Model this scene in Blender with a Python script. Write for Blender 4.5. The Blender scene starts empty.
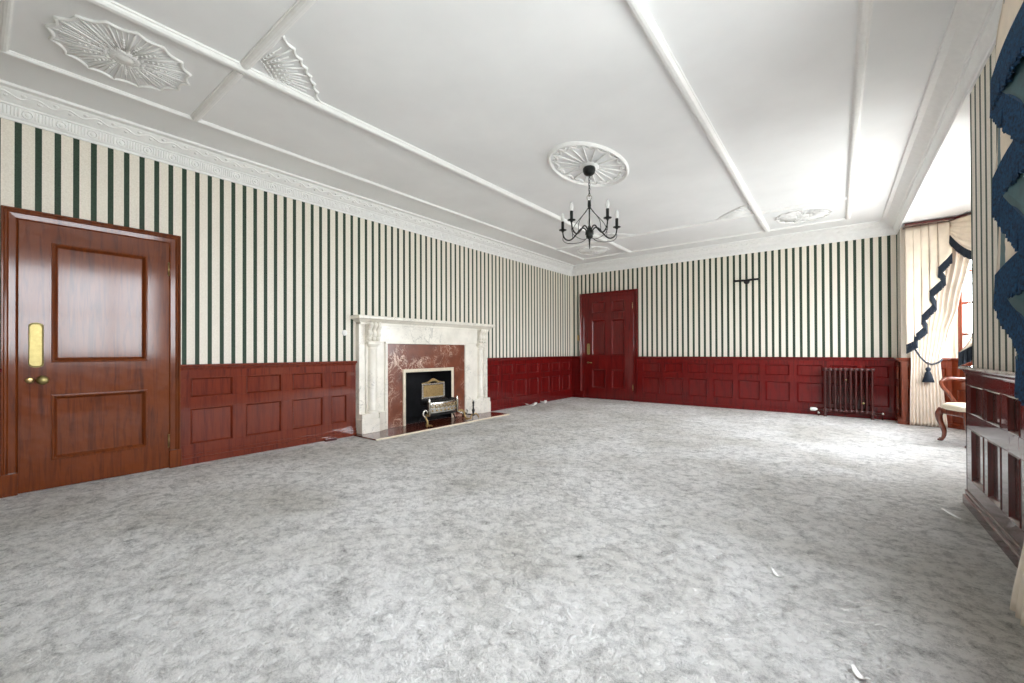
import bpy, bmesh, math, random
from mathutils import Vector, Matrix
random.seed(7)
PI = math.pi
sc = bpy.context.scene
COL = sc.collection

# ------------------------------------------------------------------ camera
FPX, YAW, PITCH, ROLL, CY = 419.204, 0.659183, 0.0059798, -0.0037513, 349.011
CAM_H = 1.10
def make_camera():
    f = Vector((-math.sin(YAW)*math.cos(PITCH), math.cos(YAW)*math.cos(PITCH), math.sin(PITCH)))
    r = Vector((math.cos(YAW), math.sin(YAW), 0)); u = r.cross(f)
    r2 = r*math.cos(ROLL) + u*math.sin(ROLL); u2 = u*math.cos(ROLL) - r*math.sin(ROLL)
    cam = bpy.data.cameras.new('camera'); o = bpy.data.objects.new('camera', cam); COL.objects.link(o)
    m = Matrix(((r2.x, u2.x, -f.x, 0), (r2.y, u2.y, -f.y, 0), (r2.z, u2.z, -f.z, CAM_H), (0, 0, 0, 1)))
    o.matrix_world = m
    cam.sensor_fit = 'HORIZONTAL'; cam.sensor_width = 36.0
    cam.lens = FPX/1024*36.0
    cam.shift_y = (CY-341.5)/1024
    cam.clip_start = 0.02
    sc.camera = o
make_camera()

# ------------------------------------------------------------------ world, exposure
sc.view_settings.view_transform = 'Standard'
sc.view_settings.look = 'None'
sc.view_settings.gamma = 1.0
sc.view_settings.use_curve_mapping = False
sc.view_settings.exposure = 1.42
SKY_STRENGTH = 9.0
def make_world():
    w = bpy.data.worlds.new('overcast_sky'); sc.world = w; w.use_nodes = True
    nt = w.node_tree; nt.nodes.clear()
    tc = nt.nodes.new('ShaderNodeTexCoord'); sep = nt.nodes.new('ShaderNodeSeparateXYZ')
    ramp = nt.nodes.new('ShaderNodeValToRGB'); bg = nt.nodes.new('ShaderNodeBackground'); out = nt.nodes.new('ShaderNodeOutputWorld')
    mp = nt.nodes.new('ShaderNodeMapRange'); mp.inputs['From Min'].default_value = -1; mp.inputs['From Max'].default_value = 1
    e = ramp.color_ramp.elements
    e[0].position = 0.44; e[0].color = (0.60, 0.62, 0.61, 1)
    e[1].position = 0.54; e[1].color = (0.95, 0.985, 1.05, 1)
    nt.links.new(tc.outputs['Generated'], sep.inputs[0]); nt.links.new(sep.outputs['Z'], mp.inputs['Value'])
    nt.links.new(mp.outputs[0], ramp.inputs[0]); nt.links.new(ramp.outputs[0], bg.inputs['Color'])
    bg.inputs['Strength'].default_value = SKY_STRENGTH
    nt.links.new(bg.outputs[0], out.inputs[0])
make_world()
try:
    sc.cycles.use_denoising = True
    sc.cycles.max_bounces = 14
    sc.cycles.diffuse_bounces = 9
    sc.cycles.transparent_max_bounces = 12
    sc.cycles.sample_clamp_indirect = 12
    sc.cycles.caustics_reflective = False
    sc.cycles.caustics_refractive = False
except Exception:
    pass

# ------------------------------------------------------------------ room dimensions
XL, XR, YB, YF = -5.08, 0.76, 8.90, -0.55
ZB, ZC = 2.915, 3.13                 # underside of cornice, ceiling
BAY0, BAY1 = 4.35, 8.50              # bay opening along the right wall
ZBAY = 2.93
NW0, NW1, NWZ0, NWZ1 = 0.26, 2.38, 0.99, 2.68   # near window in the right wall, out of view, lengthened for fill light

def lin(c):
    c = c/255.0
    return c/12.92 if c <= 0.04045 else ((c+0.055)/1.055)**2.4
def rgb(r, g, b): return (lin(r), lin(g), lin(b), 1)

# ------------------------------------------------------------------ materials
class NT:
    def __init__(s, name):
        s.m = bpy.data.materials.new(name); s.m.use_nodes = True
        s.t = s.m.node_tree; s.t.nodes.clear()
        s.out = s.n('ShaderNodeOutputMaterial'); s.p = s.n('ShaderNodeBsdfPrincipled')
        s.l(s.p.outputs[0], s.out.inputs[0])
    def n(s, kind, **kw):
        o = s.t.nodes.new(kind)
        for k, v in kw.items(): setattr(o, k, v)
        return o
    def l(s, a, b): s.t.links.new(a, b)
    def set(s, **kw):
        for k, v in kw.items(): s.p.inputs[k.replace('_', ' ')].default_value = v
    def coord(s, scale=(1, 1, 1), world=False):
        if world: src = s.n('ShaderNodeNewGeometry').outputs['Position']
        else: src = s.n('ShaderNodeTexCoord').outputs['Object']
        mp = s.n('ShaderNodeMapping'); mp.inputs['Scale'].default_value = scale
        s.l(src, mp.inputs[0]); return mp.outputs[0]
    def noise(s, vec, scale, detail=4, rough=0.55, dist=0.0):
        o = s.n('ShaderNodeTexNoise'); o.inputs['Scale'].default_value = scale; o.inputs['Detail'].default_value = detail
        o.inputs['Roughness'].default_value = rough; o.inputs['Distortion'].default_value = dist
        s.l(vec, o.inputs['Vector']); return o.outputs['Fac']
    def ramp(s, fac, stops, interp='LINEAR'):
        o = s.n('ShaderNodeValToRGB'); cr = o.color_ramp; cr.interpolation = interp
        while len(cr.elements) < len(stops): cr.elements.new(0.5)
        for e, (p, c) in zip(cr.elements, stops): e.position = p; e.color = c
        s.l(fac, o.inputs[0]); return o.outputs[0]
    def math(s, op, a, b=None):
        o = s.n('ShaderNodeMath', operation=op)
        for i, v in enumerate((a, b)):
            if v is None: continue
            if isinstance(v, (int, float)): o.inputs[i].default_value = v
            else: s.l(v, o.inputs[i])
        return o.outputs[0]
    def mix(s, fac, a, b, blend='MIX'):
        o = s.n('ShaderNodeMix', data_type='RGBA', blend_type=blend)
        for i, v in ((0, fac), (6, a), (7, b)):
            if isinstance(v, (int, float, tuple)): o.inputs[i].default_value = v
            else: s.l(v, o.inputs[i])
        return o.outputs[2]
    def bump(s, h, strength=0.3, dist=0.01):
        o = s.n('ShaderNodeBump'); o.inputs['Strength'].default_value = strength; o.inputs['Distance'].default_value = dist
        s.l(h, o.inputs['Height']); s.l(o.outputs[0], s.p.inputs['Normal'])
    def base(s, c): s.l(c, s.p.inputs['Base Color'])

def plain(name, c, rough=0.5, metal=0.0, var=0.08, scale=30, bump=0.0, coat=0.0):
    k = NT(name); v = k.coord()
    nz = k.noise(v, scale, 5)
    d = tuple(x*(1-var*2) for x in c[:3])+(1,); b = tuple(min(1, x*(1+var)) for x in c[:3])+(1,)
    k.base(k.ramp(nz, [(0.3, d), (0.7, b)]))
    k.set(Roughness=rough, Metallic=metal)
    if coat: k.set(Coat_Weight=coat, Coat_Roughness=0.08)
    if bump: k.bump(nz, bump, 0.004)
    return k.m

def wood(name, light, dark, grain=(14, 14, 1.1), rough=0.4, coat=0.8, coat_rough=0.05, spec=0.12, wave=0.02, coat_ior=1.6):
    k = NT(name); v = k.coord(grain)
    n1 = k.noise(v, 2.2, 6, 0.6, 0.6); n2 = k.noise(k.coord((1, 1, 1)), 1.7, 3)
    c = k.ramp(n1, [(0.28, dark), (0.55, light), (0.8, tuple(x*0.8 for x in light[:3])+(1,))])
    c2 = k.mix(k.ramp(n2, [(0.35, (0, 0, 0, 1)), (0.75, (1, 1, 1, 1))]), c, dark)
    k.base(k.mix(0.35, c, c2))
    k.set(Roughness=rough, Coat_Weight=coat, Coat_Roughness=coat_rough, Specular_IOR_Level=spec, Coat_IOR=coat_ior)
    k.bump(k.noise(k.coord((2.2, 2.2, 2.2)), 1.6, 3), 0.25, wave)
    return k.m

M = {}
M['mahogany'] = wood('red_mahogany', rgb(110, 16, 14), rgb(64, 5, 7), coat=0.7, coat_ior=1.45)
M['mahogany_reflect'] = wood('mahogany_reflection_tint', rgb(116, 46, 24), rgb(76, 20, 12))  # same mahogany, base colour browned and lightened to imitate reflected daylight
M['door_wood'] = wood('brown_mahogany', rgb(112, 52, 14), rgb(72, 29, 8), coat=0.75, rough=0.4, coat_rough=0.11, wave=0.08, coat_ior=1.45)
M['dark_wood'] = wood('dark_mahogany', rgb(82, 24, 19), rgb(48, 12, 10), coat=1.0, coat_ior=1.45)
M['bay_wood'] = wood('amber_mahogany', rgb(132, 58, 32), rgb(86, 32, 16))
M['chair_wood'] = wood('walnut_chair', rgb(120, 62, 42), rgb(66, 28, 20), coat=0.8)
M['brass'] = plain('brass', rgb(158, 144, 96), 0.42, 1.0, 0.1)
M['old_brass'] = plain('aged_brass', rgb(176, 150, 104), 0.3, 1.0, 0.25, 60)
M['steel'] = plain('polished_steel', rgb(206, 204, 196), 0.22, 1.0, 0.15, 60)
M['iron'] = plain('black_iron', rgb(22, 22, 24), 0.45, 0.3, 0.2)
M['fitting'] = plain('black_light_fitting', rgb(20, 24, 22), 0.4, 0.4, 0.2)
M['soot'] = plain('sooty_brick', rgb(16, 16, 20), 0.9, 0, 0.35, 12)
M['white_plastic'] = plain('white_plastic', rgb(236, 236, 232), 0.35, 0, 0.03)
M['paper'] = plain('white_scrap', rgb(240, 240, 236), 0.7, 0, 0.03)
M['rad'] = plain('brown_radiator_paint', rgb(74, 28, 24), 0.35, 0, 0.15)
M['cream'] = plain('cream_cotton', rgb(232, 217, 197), 0.85, 0, 0.06, 6)
M['drape'] = plain('cream_curtain', rgb(233, 222, 208), 0.85, 0, 0.05, 6)
M['seat'] = plain('cream_upholstery', rgb(230, 220, 196), 0.8, 0, 0.06, 90, 0.2)
M['fringe'] = plain('blue_fringe', rgb(14, 62, 98), 0.7, 0, 0.45, 70)
M['fringe_dark'] = plain('dark_navy_fringe', rgb(24, 36, 50), 0.75, 0, 0.3, 70)
M['lining'] = plain('teal_lining', rgb(52, 92, 98), 0.6, 0, 0.2, 10)
M['plaster'] = plain('white_plaster', rgb(238, 238, 237), 0.6, 0, 0.02, 20)
M['bulb'] = plain('frosted_bulb', rgb(226, 226, 224), 0.15, 0, 0.02)

def make_ceiling_mat():
    k = NT('ceiling_paint'); v = k.coord((1, 1, 1), True)
    a = k.noise(v, 120, 3)
    k.base(k.ramp(k.noise(v, 1.2, 4), [(0.3, rgb(232, 233, 234)), (0.7, rgb(241, 242, 243))]))
    k.set(Roughness=0.8); k.bump(a, 0.12, 0.004); return k.m
M['ceiling'] = make_ceiling_mat()

def stripes(name, axis, phase, period, width):
    k = NT(name); g = k.n('ShaderNodeNewGeometry'); sp = k.n('ShaderNodeSeparateXYZ'); k.l(g.outputs['Position'], sp.inputs[0])
    x = k.math('DIVIDE', k.math('SUBTRACT', sp.outputs[axis], phase), period)
    fr = k.math('SUBTRACT', x, k.math('FLOOR', x))
    is_g = k.math('LESS_THAN', fr, width/period)
    nz = k.noise(g.outputs['Position'], 90, 4, 0.7)
    cream = k.ramp(nz, [(0.3, rgb(216, 208, 194)), (0.7, rgb(236, 230, 218))])
    green = k.ramp(nz, [(0.3, rgb(22, 40, 29)), (0.7, rgb(46, 70, 51))])
    k.base(k.mix(is_g, cream, green)); k.set(Roughness=0.7)
    return k.m
M['paper_left'] = stripes('striped_wallpaper_left', 'Y', 0.205, 0.10625, 0.0375)
M['paper_back'] = stripes('striped_wallpaper_back', 'X', 0.642-53*0.10485, 0.10485, 0.040)
M['paper_right'] = stripes('striped_wallpaper_right', 'Y', 4.308-0.0, 0.1213, 0.040)
M['paper_plain'] = plain('plain_bay_paint', rgb(226, 218, 200), 0.8, 0, 0.03)

def make_carpet():
    k = NT('worn_grey_carpet'); v = k.coord((1, 1, 1), True)
    big = k.noise(v, 0.8, 4, 0.6, 0.3); mid = k.noise(v, 7.0, 4, 0.6, 1.0); clump = k.noise(v, 19, 6, 0.75, 0.9); fine = k.noise(v, 60, 5, 0.8, 0.3); pile = k.noise(v, 210, 3, 0.7)
    wv = k.n('ShaderNodeVectorMath', operation='ADD'); nv = k.n('ShaderNodeTexNoise'); nv.inputs['Scale'].default_value = 9; k.l(v, nv.inputs['Vector'])
    sv = k.n('ShaderNodeVectorMath', operation='SCALE'); sv.inputs['Scale'].default_value = 0.12; k.l(nv.outputs['Color'], sv.inputs[0]); k.l(v, wv.inputs[0]); k.l(sv.outputs[0], wv.inputs[1])
    vo = k.n('ShaderNodeTexVoronoi'); vo.inputs['Scale'].default_value = 17; k.l(wv.outputs[0], vo.inputs['Vector'])
    crumple = k.math('SUBTRACT', 0.42, k.math('MULTIPLY', vo.outputs['Distance'], 0.40))
    h = k.math('ADD', k.math('ADD', k.math('MULTIPLY', mid, 0.20), k.math('MULTIPLY', crumple, 0.24)), k.math('ADD', k.math('MULTIPLY', clump, 0.28), k.math('ADD', k.math('MULTIPLY', fine, 0.26), k.math('MULTIPLY', pile, 0.14))))
    c1 = k.ramp(h, [(0.30, rgb(66, 65, 62)), (0.37, rgb(148, 147, 144)), (0.42, rgb(196, 195, 193)), (0.46, rgb(220, 219, 217)), (0.52, rgb(250, 249, 247))])  # pits darkened, crests lightened: relief shading painted into the pile colour
    c2 = k.ramp(big, [(0.34, rgb(222, 220, 215)), (0.60, rgb(255, 255, 255))])
    c3 = k.mix(1.0, c1, c2, 'MULTIPLY')
    speck = k.ramp(k.noise(v, 55, 2, 0.5), [(0.22, (1, 1, 1, 1)), (0.27, (0, 0, 0, 1))])
    k.base(k.mix(k.math('MULTIPLY', speck, 0.5), c3, rgb(96, 92, 88)))
    k.set(Roughness=0.95, Specular_IOR_Level=0.15)
    hb = k.math('ADD', k.math('MULTIPLY', crumple, 0.5), k.math('ADD', k.math('MULTIPLY', clump, 0.55), k.math('MULTIPLY', fine, 0.22)))
    k.bump(hb, 1.0, 0.085)
    return k.m
M['carpet'] = make_carpet()

def marble(name, base, vein, base2, scale=3.0, thin=0.035, rough=0.25, amount=1.0):
    k = NT(name); v = k.coord((1, 1, 1), True)
    w = k.noise(v, scale, 6, 0.6, 1.2); w2 = k.noise(v, scale*2.4, 5, 0.6, 2.0)
    def vein_mask(n, t):
        d = k.math('ABSOLUTE', k.math('SUBTRACT', n, 0.5))
        return k.ramp(d, [(0.0, (1, 1, 1, 1)), (t, (0, 0, 0, 1))])
    msk = k.ramp(k.noise(v, scale*0.9, 2), [(0.42, (0, 0, 0, 1)), (0.62, (1, 1, 1, 1))])
    m = k.math('MULTIPLY', k.math('MAXIMUM', vein_mask(w, thin), vein_mask(w2, thin*0.6)), msk)
    b = k.ramp(k.noise(v, scale*1.6, 5), [(0.35, base), (0.7, base2)])
    k.base(k.mix(k.math('MULTIPLY', m, amount), b, vein))
    k.set(Roughness=rough, Coat_Weight=0.2, Coat_Roughness=0.1)
    return k.m
M['white_marble'] = marble('white_marble', rgb(236, 231, 219), rgb(112, 110, 104), rgb(216, 211, 199), 2.6, 0.014, 0.35, 0.6)
M['brown_marble'] = marble('red_brown_marble', rgb(122, 62, 34), rgb(236, 208, 186), rgb(88, 40, 20), 3.0, 0.022, 0.3, 0.95)
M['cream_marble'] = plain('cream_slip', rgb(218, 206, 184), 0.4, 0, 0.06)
M['hearth'] = marble('dark_red_hearth', rgb(106, 52, 36), rgb(150, 96, 76), rgb(74, 32, 24), 6, 0.02, 0.2, 0.6)

def make_glass():
    k = NT('window_glass'); k.t.nodes.remove(k.p)
    tr = k.n('ShaderNodeBsdfTransparent'); gl = k.n('ShaderNodeBsdfGlossy'); gl.inputs['Roughness'].default_value = 0.02
    lw = k.n('ShaderNodeLayerWeight'); lw.inputs[0].default_value = 0.5; mx = k.n('ShaderNodeMixShader')
    fr = k.math('ADD', k.math('MULTIPLY', k.math('POWER', lw.outputs['Facing'], 5.0), 0.8), 0.03)
    tr.inputs[0].default_value = (0.97, 0.98, 0.98, 1)
    k.l(fr, mx.inputs[0]); k.l(tr.outputs[0], mx.inputs[1]); k.l(gl.outputs[0], mx.inputs[2]); k.l(mx.outputs[0], k.out.inputs[0])
    return k.m
M['glass'] = make_glass()

# ------------------------------------------------------------------ helpers
ORIG = {}
class Fr:                                   # a wall frame: s along the wall, z up, d out from the wall
    def __init__(s, o, u, n): s.o, s.u, s.n = Vector(o), Vector(u).normalized(), Vector(n).normalized()
    def __call__(s, a, z, d): return s.o + s.u*a + Vector((0, 0, z)) + s.n*d
FL = Fr((XL, 0, 0), (0, 1, 0), (1, 0, 0))
FB = Fr((0, YB, 0), (1, 0, 0), (0, -1, 0))
FR = Fr((XR, 0, 0), (0, 1, 0), (-1, 0, 0))
FF = Fr((0, YF, 0), (1, 0, 0), (0, 1, 0))
W0 = Fr((0, 0, 0), (1, 0, 0), (0, 1, 0))

class MB:
    def __init__(s): s.v, s.f = [], []
    def add(s, vs, fs):
        k = len(s.v); s.v += [Vector(p) for p in vs]; s.f += [tuple(i+k for i in f) for f in fs]; return s
    def box(s, fr, a0, a1, z0, z1, d0, d1):
        vs = [fr(a, z, d) for d in (d0, d1) for z in (z0, z1) for a in (a0, a1)]
        return s.add(vs, [(0, 1, 3, 2), (4, 6, 7, 5), (0, 2, 6, 4), (1, 5, 7, 3), (0, 4, 5, 1), (2, 3, 7, 6)])
    def grid(s, rows, closed_u=False, closed_v=False):
        nr, nc = len(rows), len(rows[0]); vs = [p for r in rows for p in r]; fs = []
        for i in range(nr if closed_v else nr-1):
            for j in range(nc if closed_u else nc-1):
                a, b = i, (i+1) % nr; c, d = j, (j+1) % nc
                fs.append((a*nc+c, a*nc+d, b*nc+d, b*nc+c))
        return s.add(vs, fs)
    def tube(s, pts, r, seg=8, closed=False, flat=None):
        pts = [Vector(p) for p in pts]; n = len(pts); rows = []
        rr = r if isinstance(r, (list, tuple)) else [r]*n
        prev = None
        for i in range(n):
            if closed: t = pts[(i+1) % n]-pts[i-1]
            else: t = pts[min(i+1, n-1)]-pts[max(i-1, 0)]
            t.normalize()
            if prev is None:
                up = Vector((0, 0, 1)) if abs(t.z) < 0.9 else Vector((1, 0, 0))
                x = t.cross(up).normalized()
            else:
                x = (prev - t*prev.dot(t)).normalized()
            prev = x; y = t.cross(x)
            rows.append([pts[i] + x*math.cos(2*PI*k/seg)*rr[i] + y*math.sin(2*PI*k/seg)*rr[i] for k in range(seg)])
        k0 = len(s.v); s.grid(rows, True, closed)
        if not closed:
            s.f.append(tuple(k0+i for i in reversed(range(seg)))); s.f.append(tuple(k0+(n-1)*seg+i for i in range(seg)))
        return s
    def lathe(s, o, axis, prof, seg=20, sx=1.0, sy=1.0):          # prof: (radius, height along axis)
        o = Vector(o); ax = Vector(axis).normalized()
        x = Vector((1, 0, 0)) if abs(ax.x) < 0.9 else Vector((0, 1, 0))
        x = (x - ax*x.dot(ax)).normalized(); y = ax.cross(x)
        rows = [[o + ax*h + x*(math.cos(2*PI*k/seg)*max(r, 1e-4)*sx) + y*(math.sin(2*PI*k/seg)*max(r, 1e-4)*sy) for k in range(seg)] for r, h in prof]
        k0 = len(s.v); s.grid(rows, True)
        s.f.append(tuple(k0+i for i in reversed(range(seg)))); s.f.append(tuple(k0+(len(prof)-1)*seg+i for i in range(seg)))
        return s
    def ball(s, o, r, seg=12, sc3=(1, 1, 1)):
        n = max(5, seg//2); rows = []
        o = Vector(o)
        for i in range(n+1):
            th = PI*i/n; rows.append([o + Vector((math.cos(2*PI*k/seg)*math.sin(th)*r*sc3[0] + 1e-5*math.cos(2*PI*k/seg), math.sin(2*PI*k/seg)*math.sin(th)*r*sc3[1] + 1e-5*math.sin(2*PI*k/seg), math.cos(th)*r*sc3[2])) for k in range(seg)])
        k0 = len(s.v); s.grid(rows, True)
        s.f.append(tuple(k0+i for i in range(seg))); s.f.append(tuple(k0+n*seg+i for i in reversed(range(seg)))); return s
    def sweep(s, path, prof, mapf, closed=False):                # mitred; prof = (offset to the left of path, height), closed outline
        n = len(path); P = [Vector(p) for p in path]; rows = []
        for i in range(n):
            def nrm(a, b):
                t = (b-a).normalized(); return Vector((-t.y, t.x))
            if closed or 0 < i < n-1:
                n1 = nrm(P[i-1], P[i]); n2 = nrm(P[i], P[(i+1) % n]); m = (n1+n2); m = m/(m.dot(n1))
            elif i == 0: m = nrm(P[0], P[1])
            else: m = nrm(P[n-2], P[n-1])
            rows.append([mapf(P[i]+m*a, b) for a, b in prof])
        k0 = len(s.v); s.grid(rows, True, closed)
        if not closed:
            k = len(prof); s.f.append(tuple(k0+i for i in reversed(range(k)))); s.f.append(tuple(k0+(n-1)*k+i for i in range(k)))
        return s
    def build(s, name, mat, parent=None, smooth=False, bevel=0.0, origin=None, solid=0.0, label=None, fixn=True, auto=None):
        me = bpy.data.meshes.new(name)
        xs = [v.x for v in s.v]; ys = [v.y for v in s.v]; zs = [v.z for v in s.v]
        og = Vector(origin) if origin is not None else Vector(((min(xs)+max(xs))/2, (min(ys)+max(ys))/2, min(zs)))
        me.from_pydata([v-og for v in s.v], [], s.f); me.update()
        if fixn:
            bm = bmesh.new(); bm.from_mesh(me); bmesh.ops.recalc_face_normals(bm, faces=bm.faces); bm.to_mesh(me); bm.free()
        me.materials.append(mat)
        if smooth:
            for p in me.polygons: p.use_smooth = True
            if auto is not None:
                try: me.set_sharp_from_angle(angle=math.radians(auto))
                except Exception: pass
        o = bpy.data.objects.new(name, me); COL.objects.link(o)
        ORIG[o.name] = og
        if parent is not None:
            o.parent = parent; o.location = og - ORIG[parent.name]
        else: o.location = og
        if bevel:
            b = o.modifiers.new('bevel', 'BEVEL'); b.width = bevel; b.segments = 2; b.limit_method = 'ANGLE'; b.angle_limit = math.radians(40)
        if solid:
            b = o.modifiers.new('solid', 'SOLIDIFY'); b.thickness = solid; b.offset = 0
        if label: o['label'] = label
        return o

def tag(o, label, cat, group=None, kind=None):
    o['label'] = label; o['category'] = cat
    if group: o['group'] = group
    if kind: o['kind'] = kind
    return o
def thing(name, loc, label, cat, group=None, kind=None):
    o = bpy.data.objects.new(name, None); COL.objects.link(o); o.location = loc; ORIG[o.name] = Vector(loc); o.empty_display_size = 0.1
    return tag(o, label, cat, group, kind)
def struct(o, label, cat): return tag(o, label, cat, kind='structure')
def arc(n, a0, a1): return [a0+(a1-a0)*i/(n-1) for i in range(n)]
def smooth_path(pts, n=8):                  # Catmull-Rom
    P = [Vector(p) for p in pts]; out = []
    for i in range(len(P)-1):
        p0, p1, p2, p3 = P[max(i-1, 0)], P[i], P[i+1], P[min(i+2, len(P)-1)]
        for k in range(n):
            t = k/n
            out.append(0.5*((2*p1)+(p2-p0)*t+(2*p0-5*p1+4*p2-p3)*t*t+(3*p1-p0-3*p2+p3)*t**3))
    out.append(P[-1]); return out

# ------------------------------------------------------------------ room shell
T = 0.25
fl = MB().box(W0, XL-0.4, 2.6, -0.12, 0.0, YF-0.3, YB+0.3).build('floor', M['carpet']); struct(fl, 'worn pale grey patterned carpet across the whole room', 'floor')
ce = MB().box(W0, XL-0.3, XR+0.10, ZC, ZC+0.15, YF-0.3, YB+0.3)
ce.box(W0, XR+0.004, 2.4, ZBAY, ZC+0.1, BAY0, BAY1)
ce = ce.build('ceiling', M['ceiling']); struct(ce, 'white plaster ceiling above the moulded ribs', 'ceiling')

FIRE0, FIRE1, FIREZ = 3.905, 4.825, 0.80    # hearth opening
m = MB()
m.box(FL, YF-T, FIRE0-0.04, 0, ZC, -T, 0); m.box(FL, FIRE1+0.04, YB+T, 0, ZC, -T, 0); m.box(FL, FIRE0-0.04, FIRE1+0.04, FIREZ+0.04, ZC, -T, 0)
struct(m.build('wall_left', M['paper_left']), 'long wall in green and cream striped paper with fireplace', 'wall')
struct(MB().box(FB, XL, XR+T, 0, ZC, -T, 0).build('wall_back', M['paper_back']), 'far end wall in green and cream striped paper', 'wall')
m = MB()
m.box(FR, BAY1, YB, 0, ZC, -T, 0)                     # nib by the back wall
m.box(FR, NW1, BAY0, 0, ZC, -T, 0)                    # pier
m.box(FR, YF, NW0, 0, ZC, -T, 0)
m.box(FR, NW0, NW1, 0, NWZ0, -T, 0); m.box(FR, NW0, NW1, NWZ1, ZC, -T, 0)
struct(m.build('wall_right', M['paper_right']), 'window side wall with striped pier between the two windows', 'wall')
# front wall behind the camera
FW = []; FWZ0, FWZ1 = 0.9, 2.62
m = MB()
edges = [XL-T] + [e for w in FW for e in w] + [XR+T]
for a, b in zip(edges[::2], edges[1::2]): m.box(FF, a, b, 0, ZC, -T, 0)
for a, b in FW: m.box(FF, a, b, 0, FWZ0, -T, 0); m.box(FF, a, b, FWZ1, ZC, -T, 0)
struct(m.build('wall_front', M['paper_back']), 'striped wall behind the viewer', 'wall')

# ------------------------------------------------------------------ windows
WN = [0]
def window(fr, a0, a1, z0, z1, cols, rows, d0, label, mat):
    WN[0] += 1
    c = fr((a0+a1)/2, z0, d0)
    o = thing('window_%d' % WN[0], c, label, 'window', kind='structure')
    fw = 0.055; m = MB()
    m.box(fr, a0, a0+fw, z0, z1, d0-0.07, d0); m.box(fr, a1-fw, a1, z0, z1, d0-0.07, d0)
    m.box(fr, a0+fw, a1-fw, z0, z0+fw*1.2, d0-0.07, d0); m.box(fr, a0+fw, a1-fw, z1-fw, z1, d0-0.07, d0)
    m.build('window_frame', mat, o, bevel=0.006)
    m = MB()
    for i in range(1, cols):
        x = a0+(a1-a0)*i/cols; m.box(fr, x-0.02, x+0.02, z0+fw*1.2, z1-fw, d0-0.055, d0-0.01)
    for j in range(1, rows):
        z = z0+(z1-z0)*j/rows
        for i in range(cols):
            x0 = a0+(a1-a0)*i/cols+(fw if i == 0 else 0.02); x1 = a0+(a1-a0)*(i+1)/cols-(fw if i == cols-1 else 0.02)
            m.box(fr, x0, x1, z-0.013, z+0.013, d0-0.05, d0-0.012)
    if m.v: m.build('glazing_bar', mat, o, bevel=0.004)
    MB().box(fr, a0+fw*0.8, a1-fw*0.8, z0+fw, z1-fw*0.8, d0-0.038, d0-0.032).build('pane', M['glass'], o)
    # daylight portal just outside the pane
    L = bpy.data.lights.new('daylight_portal', 'AREA'); L.shape = 'RECTANGLE'; L.size = (a1-a0); L.size_y = (z1-z0)
    lo = bpy.data.objects.new('daylight_portal', L); COL.objects.link(lo)
    lo.location = fr((a0+a1)/2, (z0+z1)/2, d0-0.12)
    z = -fr.n; x = fr.u; y = z.cross(x)
    lo.rotation_euler = Matrix(((x.x, y.x, z.x), (x.y, y.y, z.y), (x.z, y.z, z.z))).to_euler()
    L.cycles.is_portal = True
    return o
window(FR, NW0, NW1, NWZ0, NWZ1, 3, 2, -0.12, 'unseen near window in the right wall, lengthened for fill light', M['bay_wood'])
for i, (a, b) in enumerate(FW):
    window(FF, a, b, FWZ0, FWZ1, 2, 2, -0.12, 'window in the wall behind the viewer', M['bay_wood'])

# bay shell
BN0 = 4.85                                      # near return of the bay
BZ0, BZ1 = 0.88, 2.62
bay_pts = [(1.30, BAY1), (2.0, 7.55), (2.0, 5.80), (1.30, BN0)]
m = MB()
m.box(W0, XR+T, 1.45, 0, ZBAY, BAY1, BAY1+0.2)
FBF = Fr((0, BAY1, 0), (1, 0, 0), (0, -1, 0))
m.box(W0, XR+T, 1.45, 0, ZBAY, BAY0, BN0)
bay_fr = []
for (p, q) in zip(bay_pts[:-1], bay_pts[1:]):
    u = Vector((q[0]-p[0], q[1]-p[1], 0)); L = u.length; u.normalize(); n = Vector((u.y, -u.x, 0))
    if n.dot(Vector((-1, 0, 0))) < 0: n = -n
    fr = Fr((p[0], p[1], 0), u, n); bay_fr.append((fr, L))
    m.box(fr, -0.02, L+0.02, 0, BZ0, -0.18, 0); m.box(fr, -0.02, L+0.02, BZ1, ZBAY, -0.18, 0)
    m.box(fr, -0.02, 0.035, BZ0, BZ1, -0.18, 0); m.box(fr, L-0.035, L+0.02, BZ0, BZ1, -0.18, 0)
struct(m.build('wall_bay', M['paper_plain']), 'plain cream walls of the bay window recess', 'wall')
for (fr, L), nm in zip(bay_fr, ('far angled window of the bay beside the cream curtain', 'broad front window of the bay', 'near angled window of the bay')):
    window(fr, 0.035, L-0.035, BZ0, BZ1, 2 if L < 1.5 else 3, 4, -0.03, nm, M['bay_wood'])

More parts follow.
